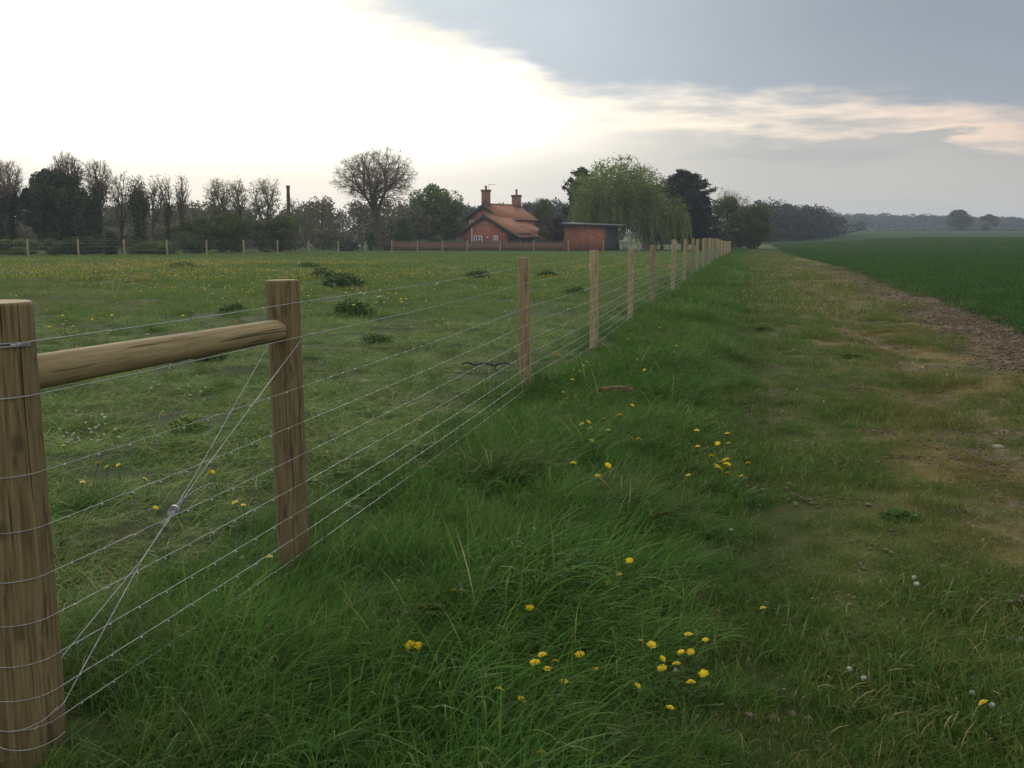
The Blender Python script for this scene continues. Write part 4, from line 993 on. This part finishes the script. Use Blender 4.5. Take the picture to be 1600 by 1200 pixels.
def apx(px, bb): return ((px - 720) * S - bb * math.sin(PH)) / math.cos(PH)
window(apx(747.2, 0), Zw(381), Zw(368), 1.28, 3, 2)
window(apx(774.5, 0), Zw(380), Zw(368), .62, 2, 2)
window(apx(736.5, 3.2), Zw(353), Zw(344.3), .75, 2, 1, 3.15)
b = MB(); b.tubes([[apx(738, 0), -.08, 0], [apx(738, 0), -.08, Zw(355)]], np.full((1, 2), .055), 8); part('downpipe', b, 'white')
b = MB(); b.tubes([[apx(762, 0), -.12, Zw(370)], [apx(762, 0), -.02, Zw(370)]], np.full((1, 2), .10), 10, cap=True); part('wall_lamp', b, 'white')

# tall stack among the bushes
p = atY(452, 118, 345); gp = atY(452, 118)
b = MB(); top = atY(450, 118, 291); k = np.linspace(0, 1, 14); P = gp + (np.array(top) - gp) * k[:, None]
b.tubes(P - gp, [.27 - .08 * k + .02 * np.sin(k * 40)], 10, cap=True); o = b.build('chimney_stack', M['old_brick'], smooth=False)
o.location = gp; tag(o, 'tall narrow reddish brown stack leaning slightly above the bushes', 'chimney stack')
b = MB(); q = np.array(top) - gp; b.tubes([q + [0, 0, -.15], q + [0, 0, .08]], [[.24, .23]], 10, cap=True); b.build('cap', M['old_brick'], o)

# ------------------------------------------------------------------ brick shed
shY = 119.; p0 = atY(882, shY); p1 = atY(946, shY - .6); sg = p0[2]
sh = empty('brick_shed', p0, label='low orange brick shed with flat sheet roof beside the willow', cat='shed')
zt = atY(900, shY, 353)[2] - sg; wl_ = p1[0] - p0[0]
b = MB(); b.poly_prism([(0, 0, -.2), (wl_, -.5, -.2), (wl_ + 1.9, 4.2, -.2), (1.7, 4.8, -.2)], (0, 0, zt + .2)); part('wall', b, 'brick_shed', sh)
b = MB(); b.poly_prism([(wl_ + .02, -.5, -.05), (wl_ + .06, -.5, -.05), (wl_ + 1.98, 4.15, -.05), (wl_ + 1.92, 4.15, -.05)], (0, 0, zt - .02))
for k in range(9):
    u = k / 9; q = np.array([wl_ + .10 + u * 1.9, -.45 + u * 4.65, zt / 2]); b.box(q, (.04, .36, zt - .1 - .1 * (k % 3)), -.39)
part('door_boards', b, 'boards', sh)
b = MB(); zl, zr_ = zt + .28, zt + .03
k0 = (872 - 882) * shY / 1543; k1 = (983 - 882) * shY / 1543 - 1.2
for i in range(40):
    u0, u1 = i / 40, (i + 1) / 40
    x0_, x1_ = k0 + (k1 - k0) * u0, k0 + (k1 - k0) * u1; za, zb_ = zl + (zr_ - zl) * u0 + .03 * (i % 2), zl + (zr_ - zl) * u1 + .03 * ((i + 1) % 2)
    b.poly_prism([(x0_, -.9, za), (x1_, -.9, zb_), (x1_, -.9, zb_ + .035), (x0_, -.9, za + .035)], (1.9, 5.9, .15))
part('roof', b, 'sheet', sh)
b = MB(); b.poly_prism([(k0 + .3, -.78, zl - .28), (k1 - .2, -.78, zr_ - .24), (k1 - .2, -.78, zr_ - .02), (k0 + .3, -.78, zl - .02)], (0, .06, 0)); part('fascia', b, 'dark', sh)
b = MB(); b.poly_prism([(.1, -.2, zt - .02), (wl_, -.6, zt - .02), (wl_ + 1.9, 4.2, zt - .02), (1.7, 4.8, zt - .02)], (0, 0, .16)); part('wall_plate', b, 'dark', sh)
# water tank, white bits behind the willow
p = atY(977, 116.5); b = MB(); b.box((0, 0, .55), (.62, .62, 1.0)); b.box((0, 0, 1.08), (.68, .68, .06)); b.tubes([[.1, 0, 1.1], [.1, 0, 1.18]], np.full((1, 2), .1), 10, cap=True)
for k in range(5): b.box((0, 0, .15 + k * .2), (.66, .66, .03))
o = b.build('water_tank', M['lead']); o.location = p; tag(o, 'grey square water tank standing right of the brick shed', 'water tank')
p = atY(1017, 131); ob = empty('white_outbuilding', p, label='white gabled outbuilding mostly hidden behind the willow', cat='outbuilding')
b = MB(); zt2 = atY(1017, 131, 354)[2] - p[2]; b.poly_prism([(-.9, 0, 0), (.9, 0, 0), (.9, 0, zt2 - .7), (0, 0, zt2), (-.9, 0, zt2 - .7)], (0, 5, 0)); part('wall', b, 'white', ob)
b = MB()
for s_ in (-1, 1): b.poly_prism([(s_ * 1.1, -.3, zt2 - .85), (0, -.3, zt2 + .02), (0, -.3, zt2 + .15), (s_ * 1.1, -.3, zt2 - .75)], (0, 5.6, 0))
part('roof', b, 'lead', ob)
p = atY(1112, 119); gs = empty('grey_shed', p, label='small low grey shed behind the far end of the track fence', cat='shed')
b = MB(); b.box((0, 1, .65), (2.0, 2, 1.3)); part('wall', b, 'boards', gs); b = MB(); b.poly_prism([(-1.15, -.2, 1.3), (1.15, -.2, 1.3), (1.15, 2.2, 1.45), (-1.15, 2.2, 1.45)], (0, 0, .07)); part('roof', b, 'boards', gs)

# ------------------------------------------------------------------ trees
def rotv(v_, ang, rng_):
    """unit vector turned by ang in a random direction"""
    v_ = v_ / np.linalg.norm(v_); r_ = rng_.normal(size=3); p_ = np.cross(v_, r_); p_ /= np.linalg.norm(p_)
    return v_ * math.cos(ang) + p_ * math.sin(ang)
def skeleton(rg, tips, zf, rt, jit=.12, pull=.42):
    """branch network from the ground to every tip: splits the tips into groups again and again, limbs as thick as what they carry"""
    segs = []; n0 = len(tips); k = np.linspace(0, 1, 4)[:, None]; p0 = np.array([0, 0, -.2]); p1 = np.array([rg.normal(0, .1), rg.normal(0, .1), zf])
    R0 = rt * n0 ** .42; segs.append((np.stack([p0 + (p1 - p0) * q + [.06 * math.sin(q * 5), 0, 0] for q in np.linspace(0, 1, 4)]), np.array([R0 * 1.25, R0 * 1.05, R0, R0 * .95]), n0))
    st = [(p1, np.array([0, 0, 1.]), tips)]
    while st:
        p, d, T = st.pop(); n = len(T)
        if n <= 2:
            for q in T:
                L = np.linalg.norm(q - p); c = p + d * L * .35
                segs.append(((1 - k) ** 2 * p + 2 * k * (1 - k) * c + k * k * q, np.array([rt, rt, rt, rt * .7]), 1))
            continue
        kk = 2 if n < 12 else (3 if n < 150 else 4); C = T[rg.choice(n, kk, replace=False)]
        for _ in range(2):
            a = np.argmin(((T[:, None] - C[None]) ** 2).sum(-1), 1); C = np.array([T[a == m_].mean(0) if (a == m_).any() else C[m_] for m_ in range(kk)])
        for m_ in range(kk):
            G_ = T[a == m_]
            if not len(G_): continue
            if len(G_) == 1: q = G_[0]
            else:
                ce = G_.mean(0); v_ = ce - p; L = np.linalg.norm(v_); q = p + v_ * pull * rg.uniform(.8, 1.25) + rg.normal(0, jit, 3) * L * .35
            L = np.linalg.norm(q - p); c = p + d * L * .45; P = (1 - k) ** 2 * p + 2 * k * (1 - k) * c + k * k * q
            ra = rt * n ** .42 * .9; rb = rt * len(G_) ** .42; ra = min(ra, rb * 1.25); segs.append((P, np.linspace(ra, rb, 4), len(G_)))
            if len(G_) > 1: dd_ = P[3] - P[2]; st.append((P[3], dd_ / (np.linalg.norm(dd_) + 1e-9), G_))
    return segs
def crown_tips(rg, n, W, H, z0, shell=.45, top=1.6, lumps=0):
    """points in an egg shaped crown between z0 and H, denser towards the outside"""
    d = rg.normal(size=(n, 3)); d /= np.linalg.norm(d, axis=1, keepdims=True); r_ = (shell + (1 - shell) * rg.random(n) ** .6)
    r_ = r_ * (1 + .14 * np.sin(d[:, 0] * 4 + n) * np.cos(d[:, 1] * 3.3) + rg.normal(0, .035, n))
    P = d * r_[:, None]; z = P[:, 2]; z = np.where(z < 0, z * .9, z); P[:, 2] = z
    return P * np.array([W / 2, W / 2, (H - z0) / 2]) + np.array([0, 0, (H + z0) / 2])
def cards(C, size, rg, aspect=1.5, down=0.):
    """leaf cards at centres C"""
    n = len(C); u = rg.normal(size=(n, 3)); u[:, 2] -= down; u /= np.linalg.norm(u, axis=1, keepdims=True); v_ = rg.normal(size=(n, 3)); v_ -= (v_ * u).sum(1, keepdims=True) * u; v_ /= np.linalg.norm(v_, axis=1, keepdims=True)
    s_ = size * rg.uniform(.6, 1.3, n)[:, None]
    V = np.stack([C - u * s_ * aspect * .5, C + v_ * s_ * .42, C + u * s_ * aspect * .5, C - v_ * s_ * .42], 1).reshape(-1, 3)
    return V, np.arange(4 * n).reshape(-1, 4)
def tree(name, label, px, Y, ytop, width, mats, seed, leaf=None, nt=500, zc=.45, zf=.3, lsize=.11, lspread=.2, ivy=0, ivy_h=.6, rt=.014, cat='tree', group=None, dens=0, shell=.4, jit=.12, off=0.):
    """width in photo px at that distance; height from the photo; zc crown bottom, zf fork height (fractions)"""
    rg = np.random.default_rng(seed + 100); p = atY(px, Y); H = atY(px, Y, ytop)[2] - p[2]; W = width * Y / 1543
    T = crown_tips(rg, nt, W, H, zc * H, shell); T[:, 0] += off * W
    sg = skeleton(rg, T, zf * H, rt, jit); root = empty(name, p, 0, label=label, cat=cat, group=group); b, c = MB(), MB()
    for m_, lo_, hi_, sd_ in ((b, nt * .25, 1e9, 9), (b, 13, nt * .25, 6), (c, 3, 13, 4), (c, 0, 3, 3)):
        q = [x for x in sg if lo_ <= x[2] < hi_ or (lo_ == nt * .25 and x[2] >= lo_)]
        if q: m_.tubes(np.array([x[0] for x in q]), np.array([x[1] for x in q]), sd_)
    b.build('trunk', M['bark'], root, smooth=True)
    # short side twigs near the tips
    e_ = np.array([x[0][2] for x in sg if x[2] == 1]); e_ = np.vstack([e_, T]); dv = rg.normal(0, 1, e_.shape) * [1, 1, .7] + [0, 0, .5]; dv /= np.linalg.norm(dv, axis=1, keepdims=True)
    e_ = np.vstack([e_, e_]); dv = rg.normal(0, 1, e_.shape) * [1, 1, .7] + [0, 0, .4]; dv /= np.linalg.norm(dv, axis=1, keepdims=True)
    L = .04 * (H * W) ** .5 * rg.uniform(.5, 1.3, (len(e_), 1)); c.tubes(np.stack([e_, e_ + dv * L * .5, e_ + dv * L + [0, 0, .04]], 1), np.tile([rt * .8, rt * .7, rt * .5], (len(e_), 1)), 3)
    if leaf:
        c.build('branches', M['twig_brown'], root); n = dens or nt * 3
        C = T[rg.integers(0, len(T), n)] + rg.normal(0, lspread, (n, 3)); V, F = cards(C, lsize, rg); mesh_obj('crown', V, F, M[leaf], root, {'bl': np.repeat(rg.random(n), 4)})
    else: c.build('crown', M['twig_brown'], root)
    if ivy:
        q = np.vstack([x[0] for x in sg if x[2] > nt * .06]); q = q[q[:, 2] < ivy_h * H]; tr = sg[0][0]; u = rg.random(ivy); tk = np.stack([np.interp(u, np.linspace(0, 1, 4), tr[:, i_]) for i_ in range(3)], -1)
        C = np.where(rg.random((ivy, 1)) < .5, q[rg.integers(0, len(q), ivy)], tk) + rg.normal(0, 1, (ivy, 3)) * np.array([.055 * W + .12] * 2 + [.35]); V, F = cards(C, .19, rg); mesh_obj('ivy', V, F, M['leaf_ivy'], root, {'bl': np.repeat(rg.random(ivy), 4)})
    return root
def lump_crown(rg, n, W, H, z0, nl=26, fill=.55, lump=.26, power=2.):
    """points spread through lumps inside an uneven ellipsoid from z0 to H"""
    a = rg.uniform(0, 6.28, nl); zz = rg.uniform(-1, 1, nl); rr = np.sqrt(np.maximum(0, 1 - np.abs(zz) ** power)) * np.sqrt(rg.uniform(.15, 1, nl))
    c = np.stack([rr * np.cos(a), rr * np.sin(a), zz], -1) * .78; sz_ = lump * rg.uniform(.6, 1.3, nl)
    k = rg.integers(0, nl, n); d = rg.normal(size=(n, 3)); d /= np.linalg.norm(d, axis=1, keepdims=True); rad_ = rg.uniform(fill, 1.08, n) ** .6
    C = c[k] + d * (rad_ * sz_[k])[:, None]
    return C * np.array([W / 2, W / 2, (H - z0) / 2]) + np.array([0, 0, (H + z0) / 2])
def bushy(name, label, px, Y, ytop, width, leaf, seed, n=9000, lsize=.17, z0=0., nl=30, lump=.26, trunk=True, cat='tree', group=None, ybot=None, twigs=260, depth=1., power=2., leaf2=None):
    rg = np.random.default_rng(seed + 500); p = atY(px, Y); H = atY(px, Y, ytop)[2] - p[2]; W = width * Y / 1543
    root = empty(name, p, 0, label=label, cat=cat, group=group); C = lump_crown(rg, n, W, H, z0 * H, nl, lump=lump, power=power); C[:, 1] *= depth
    b = MB(); k = np.linspace(0, 1, 4)
    b.tubes(np.stack([.1 * np.sin(k * 3), 0 * k, k * H * .6 - .2], -1), H * .03 * (1 - .6 * k), 8)
    m_ = 10; e_ = C[rg.integers(0, n, m_)]; s_ = np.stack([np.zeros(m_), np.zeros(m_), rg.uniform(.1, .5, m_) * H], -1); b.tubes(np.stack([s_, s_ * .5 + e_ * .5 + [0, 0, .2], e_], 1), np.stack([np.full(m_, H * .012), np.full(m_, H * .008), np.full(m_, .02)], 1), 5)
    if twigs:
        e_ = C[rg.integers(0, n, twigs)]; o_ = e_ - np.array([0, 0, (H + z0 * H) / 2]); o_ /= np.linalg.norm(o_, axis=1, keepdims=True) + .01; b.tubes(np.stack([e_ * .9 + [0, 0, .05 * H], e_, e_ + o_ * H * .05 + [0, 0, H * .02]], 1), np.full((twigs, 3), .014), 3)
    b.build('trunk', M['bark'], root)
    V, F = cards(C, lsize, rg); cr = mesh_obj('crown', V, F, M[leaf], root, {'bl': np.repeat(rg.random(n), 4)})
    if leaf2:
        m2 = n // 3; C2 = lump_crown(rg, m2, W * 1.02, H, z0 * H, nl, lump=lump * 1.1); V, F = cards(C2, lsize, rg); mesh_obj('foliage', V, F, M[leaf2], root, {'bl': np.repeat(rg.random(m2), 4)})
        e_ = C[rg.integers(0, n, twigs)]; o_ = e_ - np.array([0, 0, (H + z0 * H) / 2]); o_ /= np.linalg.norm(o_, axis=1, keepdims=True) + .01; t_ = MB(); t_.tubes(np.stack([e_ * .9 + [0, 0, .05 * H], e_, e_ + o_ * H * .05 + [0, 0, H * .02]], 1), np.full((twigs, 3), .014), 3); t_.build('twigs', M['twig_brown'], root)
    return root
BT = 'trees along the left skyline'
# big bare tree
tree('bare_tree', 'large bare tree with wide fan shaped crown left of the cottage', 590, 124, 228, 134, None, 3, nt=2400, zc=.40, zf=.27, rt=.0135, shell=.12, jit=.14)
# left skyline
tree('bare_tree', 'bare tree with ivy clad trunk at the far left edge', -8, 96, 243, 90, None, 11, nt=700, zc=.5, ivy=5000, ivy_h=.7, group=BT)
tree('bare_tree', 'bare topped tree next to the left edge rising behind the dark evergreen mass', 22, 99, 246, 46, None, 12, nt=420, zc=.45, ivy=3500, ivy_h=.72, group=BT)
bushy('evergreen_tree', 'broad dark ivy covered evergreen mass near the left edge', 90, 98, 266, 122, 'leaf_ivy', 13, 26000, .2, 0, 60, .24, group=BT, twigs=300)
bushy('evergreen_tree', 'dark evergreen shoulder right of the broad evergreen mass', 130, 97, 296, 60, 'leaf_ivy', 14, 9000, .2, 0, 26, .26, group=BT)
tree('bare_tree', 'bare twiggy crown standing out above the broad evergreen mass', 112, 100, 237, 58, None, 15, nt=800, zc=.6, zf=.45, ivy=3500, ivy_h=.78, group=BT)
tree('bare_tree', 'bare tree with ivy covered leaning limbs right of the evergreen mass', 150, 99, 245, 46, None, 16, nt=520, zc=.52, zf=.35, ivy=4500, ivy_h=.78, group=BT, off=.2)
tree('slender_tree', 'airy slender tree in first leaf left of the ivy column', 190, 104, 262, 44, None, 17, leaf='leaf_green', dens=500, nt=300, zc=.3, zf=.2, shell=.1, group=BT)
tree('ivy_clad_tree', 'dark column of ivy round a tree on the left skyline', 219, 100, 272, 42, None, 18, leaf='leaf_ivy', dens=700, nt=200, zc=.5, zf=.5, ivy=9000, ivy_h=.9, group=BT)
tree('slender_tree', 'slender tree with bent limb right of the ivy column', 243, 104, 270, 32, None, 19, leaf='leaf_green', dens=420, nt=230, zc=.45, shell=.1, group=BT, off=.2)
tree('slender_tree', 'left one of two thin matching trees in the gap of the skyline', 265, 106, 270, 22, None, 20, leaf='leaf_green', dens=420, nt=180, zc=.3, zf=.25, shell=.1, ivy=700, group=BT)
tree('slender_tree', 'right one of two thin matching trees in the gap of the skyline', 287, 106, 271, 28, None, 21, leaf='leaf_green', dens=450, nt=230, zc=.42, shell=.1, group=BT)
tree('young_leafed_tree', 'rounded yellow green tree with ivy on its trunk', 345, 112, 275, 46, None, 22, leaf='leaf_light', dens=1700, nt=420, zc=.42, shell=.2, ivy=1400, ivy_h=.5, group=BT)
tree('young_leafed_tree', 'narrow yellow green tree touching the rounded one on its right', 374, 113, 276, 32, None, 23, leaf='leaf_light', dens=1100, nt=300, zc=.42, shell=.2, group=BT)
tree('young_leafed_tree', 'open yellow green tree left of the tall narrow stack', 416, 113, 276, 52, None, 24, leaf='leaf_light', dens=1300, nt=420, zc=.42, shell=.2, group=BT)
tree('slender_tree', 'low thin tree rising behind the tall narrow stack', 460, 120, 303, 34, None, 25, leaf='leaf_light', dens=300, nt=160, zc=.4, shell=.1, group=BT)
GB = 'bushes along the back of the paddock'
bushy('bush', 'olive green bush at the left of the thicket before the skyline trees', 305, 101, 338, 80, 'leaf_bush', 31, 9000, .16, 0, 30, cat='bush', group=GB, twigs=500)
bushy('bush', 'tallest olive bush in the middle of the thicket', 360, 104, 331, 92, 'leaf_bush', 32, 12000, .16, 0, 34, cat='bush', group=GB, twigs=600)
bushy('bush', 'olive bush under the tall narrow stack', 432, 108, 336, 96, 'leaf_bush', 33, 11000, .16, 0, 30, cat='bush', group=GB, twigs=600)
bushy('bramble_mound', 'low dark bramble mound behind the left end of the far fence', 128, 88, 369, 100, 'leaf_ivy', 34, 7000, .13, 0, 22, cat='bush', group=GB)
bushy('bush', 'small dark bush right of the bramble mound', 172, 90, 361, 40, 'leaf_ivy', 35, 3000, .14, 0, 14, cat='bush', group=GB)
bushy('bush', 'light green hedge plants by the first far fence post', 22, 86, 372, 90, 'leaf_light', 36, 6000, .13, 0, 20, cat='bush', group=GB)
bushy('bush', 'low green growth by the second far fence post', 85, 86, 373, 50, 'leaf_light', 37, 3500, .13, 0, 14, cat='bush', group=GB)
bushy('bush', 'low green growth between the third and fifth far fence posts', 240, 94, 376, 110, 'leaf_light', 38, 6000, .13, 0, 24, cat='bush', group=GB)
bushy('bush', 'dark low bush left of the big bare tree', 545, 116, 374, 40, 'leaf_ivy', 39, 2500, .15, 0, 12, cat='bush', group=GB)
bushy('bush', 'bright low shrub at the foot of the big bare tree', 578, 119, 363, 26, 'leaf_bright', 40, 1800, .15, 0, 10, cat='bush', group=GB)
bushy('small_tree', 'small round bright green tree left of the cottage', 633, 128, 342, 38, 'leaf_bright', 41, 5000, .15, .12, 20, .3, power=3)
bushy('green_tree', 'large rounded green tree directly left of the cottage', 682, 142, 288, 96, 'leaf_green', 42, 24000, .2, .02, 60, .27, twigs=300, power=2.5)
bushy('bush', 'low light green bushes behind the board fence left of the cottage', 690, 127, 368, 62, 'leaf_light', 43, 4000, .14, 0, 18, cat='bush', group=GB)
bushy('round_tree', 'dark green rounded tree right behind the cottage', 850, 150, 311, 58, 'leaf_bush', 44, 12000, .18, 0, 34, .28)
bushy('purple_shrub', 'dark purple leaved shrub between cottage and brick shed', 868, 133, 338, 46, 'leaf_purple', 45, 6000, .16, 0, 20, .3, cat='shrub')
bushy('bush', 'dark green bush beside the cottage wall left of the brick shed', 850, 128, 354, 34, 'leaf_ivy', 46, 3500, .15, 0, 14, cat='bush')
# conifers
def conifer(label, px, Y, ytop, width, seed, n=260):
    rg = np.random.default_rng(seed); p = atY(px, Y); H = atY(px, Y, ytop)[2] - p[2]; W = width * Y / 1543; root = empty('conifer', p, label=label, cat='tree', group='dark conifers by the willow')
    b = MB(); k = np.linspace(0, 1, 5); b.tubes(np.stack([0 * k, 0 * k, k * H * .97 - .2], -1), H * .025 * (1 - .9 * k), 8)
    z = rg.uniform(.06, .97, n) ** .9; a = rg.uniform(0, 6.28, n); prof = np.minimum(1, (1 - z) * 2.8 + .14) * rg.uniform(.45, 1.15, n) * (.8 + .35 * np.sin(a * 2 + z * 9)); L = prof * W / 2
    s_ = np.stack([0 * z, 0 * z, z * H], -1); e_ = np.stack([L * np.cos(a), L * np.sin(a), z * H + L * rg.uniform(-.05, .55, n)], -1); e_[:, 2] = np.minimum(e_[:, 2], H)
    m_ = (s_ + e_) / 2; m_[:, 2] -= L * .12; b.tubes(np.stack([s_, m_, e_], 1), np.stack([np.full(n, .06), np.full(n, .04), np.full(n, .015)], 1), 4); b.build('trunk', M['bark'], root)
    per = 110; u = rg.uniform(.35, 1.03, (n, per, 1)); C = ((1 - u) ** 2 * s_[:, None] + 2 * u * (1 - u) * m_[:, None] + u * u * e_[:, None]).reshape(-1, 3) + rg.normal(0, .17, (n * per, 3)) * [1, 1, .8]
    V, F = cards(C, .2, rg, 1.9); mesh_obj('crown', V, F, M['leaf_dark'], root, {'bl': np.repeat(rg.random(len(C)), 4)}); return root
conifer('dark conifer showing above the left side of the willow', 908, 132, 262, 60, 71, 170)
conifer('tall dark conifer with ragged top right of the willow', 1068, 128, 267, 100, 72, 340)
conifer('lower dark conifer at the right foot of the tall one', 1092, 126, 300, 60, 73, 150)
# willows
def willow(label, px, Y, ytop, width, seed, n=900, top_leaf=7000, dep=1., ground=.08):
    rg = np.random.default_rng(seed); p = atY(px, Y); H = atY(px, Y, ytop)[2] - p[2]; W = width * Y / 1543
    root = empty('willow_tree', p, label=label, cat='willow', group='weeping willows by the shed')
    T = crown_tips(rg, 900, W * .92, H, .3 * H, .3); sg = skeleton(rg, T, .2 * H, .012); b, c = MB(), MB()
    for m_, lo_, hi_, sd_ in ((b, 12, 1e9, 7), (c, 0, 12, 3)):
        q = [x for x in sg if lo_ <= x[2] < hi_]; m_.tubes(np.array([x[0] for x in q]), np.array([x[1] for x in q]), sd_)
    b.build('trunk', M['bark'], root); c.build('branches', M['twig_brown'], root)
    nl = 24; la = rg.uniform(0, 6.28, nl); lr = np.sqrt(rg.random(nl)) * .8
    k = rg.integers(0, nl, n); a = la[k]; x = lr[k] * np.cos(a) + rg.normal(0, .10, n); y = lr[k] * np.sin(a) + rg.normal(0, .10, n); r_ = np.clip(np.hypot(x, y), 0, 1.05); ztop = H * (.28 + .55 * np.sqrt(np.maximum(0, 1.1 - r_ ** 2)) * rg.uniform(.72, 1., n)) * np.repeat(1, n)
    ztop = ztop * (1 - .12 * rg.random(nl)[k]); ln = np.minimum(rg.uniform(.18, .6, n) * H, ztop - ground * H * rg.uniform(.2, 3, n)); ln = np.maximum(ln, .5)
    per = 30; u = np.linspace(0, 1, per)[None]; sway = rg.normal(0, .25, (n, 2))
    C = np.stack([(x * W / 2)[:, None] + sway[:, :1] * u, (y * W / 2 * dep)[:, None] + sway[:, 1:] * u, ztop[:, None] - u * ln[:, None]], -1).reshape(-1, 3) + rg.normal(0, .07, (n * per, 3))
    V, F = cards(C, .13, rg, 2.4, 2.2); mesh_obj('crown', V, F, M['leaf_willow'], root, {'bl': np.repeat(np.clip(np.repeat(rg.random(n), per) * .6 + rg.random(n * per) * .4, 0, 1), 4)})
    tp = T[T[:, 2] > .5 * H]; C = tp[rg.integers(0, len(tp), top_leaf)] + rg.normal(0, .3, (top_leaf, 3)); V, F = cards(C, .16, rg, 2.); mesh_obj('foliage', V, F, M['leaf_willow'], root, {'bl': np.repeat(rg.random(top_leaf), 4)})
willow('largest weeping willow with light open top behind the brick shed', 966, 127, 250, 172, 81, 1500, 17000)
willow('smaller weeping willow right of the large one', 1034, 124, 298, 96, 82, 700, 2000)
# right of the conifer
bushy('hedgerow_tree', 'rounded hedgerow tree with thin top right of the tall conifer', 1135, 138, 305, 72, 'leaf_bush', 91, 11000, .18, 0, 34, .28)
tree('bare_tree', 'thin half bare tree top poking out right of the tall conifer', 1142, 142, 296, 60, None, 92, leaf='leaf_green', dens=1100, nt=450, zc=.4)
bushy('hedgerow_tree', 'dark green bushy tree at the far end of the track fence', 1178, 132, 320, 58, 'leaf_bush', 93, 12000, .17, 0, 34, .3, power=3)
bushy('bush', 'low dark hedge bush where the track fence ends', 1150, 126, 345, 50, 'leaf_ivy', 94, 5000, .16, 0, 20, cat='bush')

def woodland(name, label, x0, x1, Y0, Y1, tops, n_tr, per, m, lsize, seed, crown_w=(5, 9), trunks=True):
    """far-off wood: a mass of crowns; tops = list of (px, py) outline"""
    rg = np.random.default_rng(seed); V, F, A, nv = [], [], [], 0; tb = MB(); pxs = np.sort(rg.uniform(x0, x1, n_tr)); TX, TY = zip(*tops)
    for px in pxs:
        u = rg.random(); Y_ = Y0 + (Y1 - Y0) * u; yt = np.interp(px, TX, TY); p = atY(px, Y_); H = (atY(px, Y_, yt)[2] - p[2]) * rg.uniform(.82, 1.02)
        Wd = rg.uniform(*crown_w); C = lump_crown(rg, per, Wd, H, 0, 14, lump=.33, power=3) + p; v_, f_ = cards(C, lsize, rg); V.append(v_); F.append(f_ + nv); nv += len(v_); A.append(np.repeat(np.clip(rg.random(per) * .7 + rg.random() * .3, 0, 1), 4))
        if trunks: k = np.linspace(0, 1, 3); tb.tubes(p + np.stack([0 * k, 0 * k - Wd * .2, k * H * .7], -1), (.16, .12, .06), 5)
    if trunks:
        nb = tb.n; V.append(np.vstack(tb.V)); F.append(np.vstack(tb.F[4]) + nv); A.append(np.full(nb, .3))
    o = mesh_obj(name, np.vstack(V), [np.vstack(F)], M[m], None, {'bl': np.concatenate(A)}); tag(o, label, 'woodland', kind='stuff'); return o
woodland('woodland', 'brown grey mass of bare woodland behind the left skyline trees', -80, 660, 134, 165, [(-80, 312), (100, 300), (150, 318), (300, 312), (440, 322), (475, 316), (500, 306), (560, 306), (640, 310), (660, 318)], 110, 1500, 'wood_mass', .24, 201)
woodland('understorey', 'dark low scrub under the woodland behind the far fence', -80, 560, 126, 132, [(-80, 345), (200, 350), (300, 345), (480, 350), (640, 358)], 70, 700, 'wood_mass', .2, 202, (4, 7), False)
woodland('woodland', 'blue green wood behind the cottage roofs', 640, 960, 200, 240, [(640, 318), (700, 320), (735, 316), (770, 312), (800, 318), (830, 310), (900, 314), (960, 312)], 46, 1300, 'far_wood', .36, 203, (8, 13), False)
woodland('woodland', 'dim rounded wood right of the hedgerow trees', 1175, 1300, 230, 280, [(1175, 316), (1200, 312), (1240, 320), (1275, 320), (1300, 336)], 34, 1400, 'far_wood', .4, 204, (9, 15))
woodland('woodland', 'long low bluish wood along the horizon of the crop field', 1270, 1720, 620, 760, [(1270, 334), (1340, 333), (1400, 334), (1480, 336), (1600, 339), (1720, 341)], 130, 700, 'far_wood', .95, 205, (15, 26), False)
woodland('hedge', 'dark thin hedge line at the far edge of the crop field', 1240, 1720, 440, 470, [(1240, 361), (1400, 360), (1720, 358)], 120, 120, 'far_wood', .5, 206, (6, 12), False)
bushy('field_tree', 'larger pale crowned tree on the far edge of the crop field', 1497, 430, 328, 44, 'leaf_green', 95, 5000, .6, .05, 26, .3, twigs=0, group='lone trees beyond the crop')
bushy('field_tree', 'smaller dark tree right of the larger one beyond the crop', 1542, 430, 335, 38, 'wood_mass', 96, 4000, .55, .02, 20, .3, twigs=0, group='lone trees beyond the crop')
bushy('field_tree', 'small light green tree against the horizon wood left of the two big ones', 1345, 430, 344, 20, 'leaf_green', 97, 2500, .5, 0, 14, .3, twigs=0, group='lone trees beyond the crop')

# ------------------------------------------------------------------ haze
HZ = True
if HZ:
    m, n, out = mat('haze_air'); pv = n.new('ShaderNodeVolumePrincipled'); pv.inputs['Color'].default_value = (.72, .83, 1., 1); pv.inputs['Density'].default_value = .0004; pv.inputs['Anisotropy'].default_value = .2
    n.l.new(pv.outputs[0], out.inputs['Volume'])
    b = MB(); b.box((0, 1400, 13), (6400, 4200, 34)); o = b.build('haze', m); tag(o, 'thin pale evening haze over the fields', 'haze', kind='stuff')
    o.visible_shadow = True
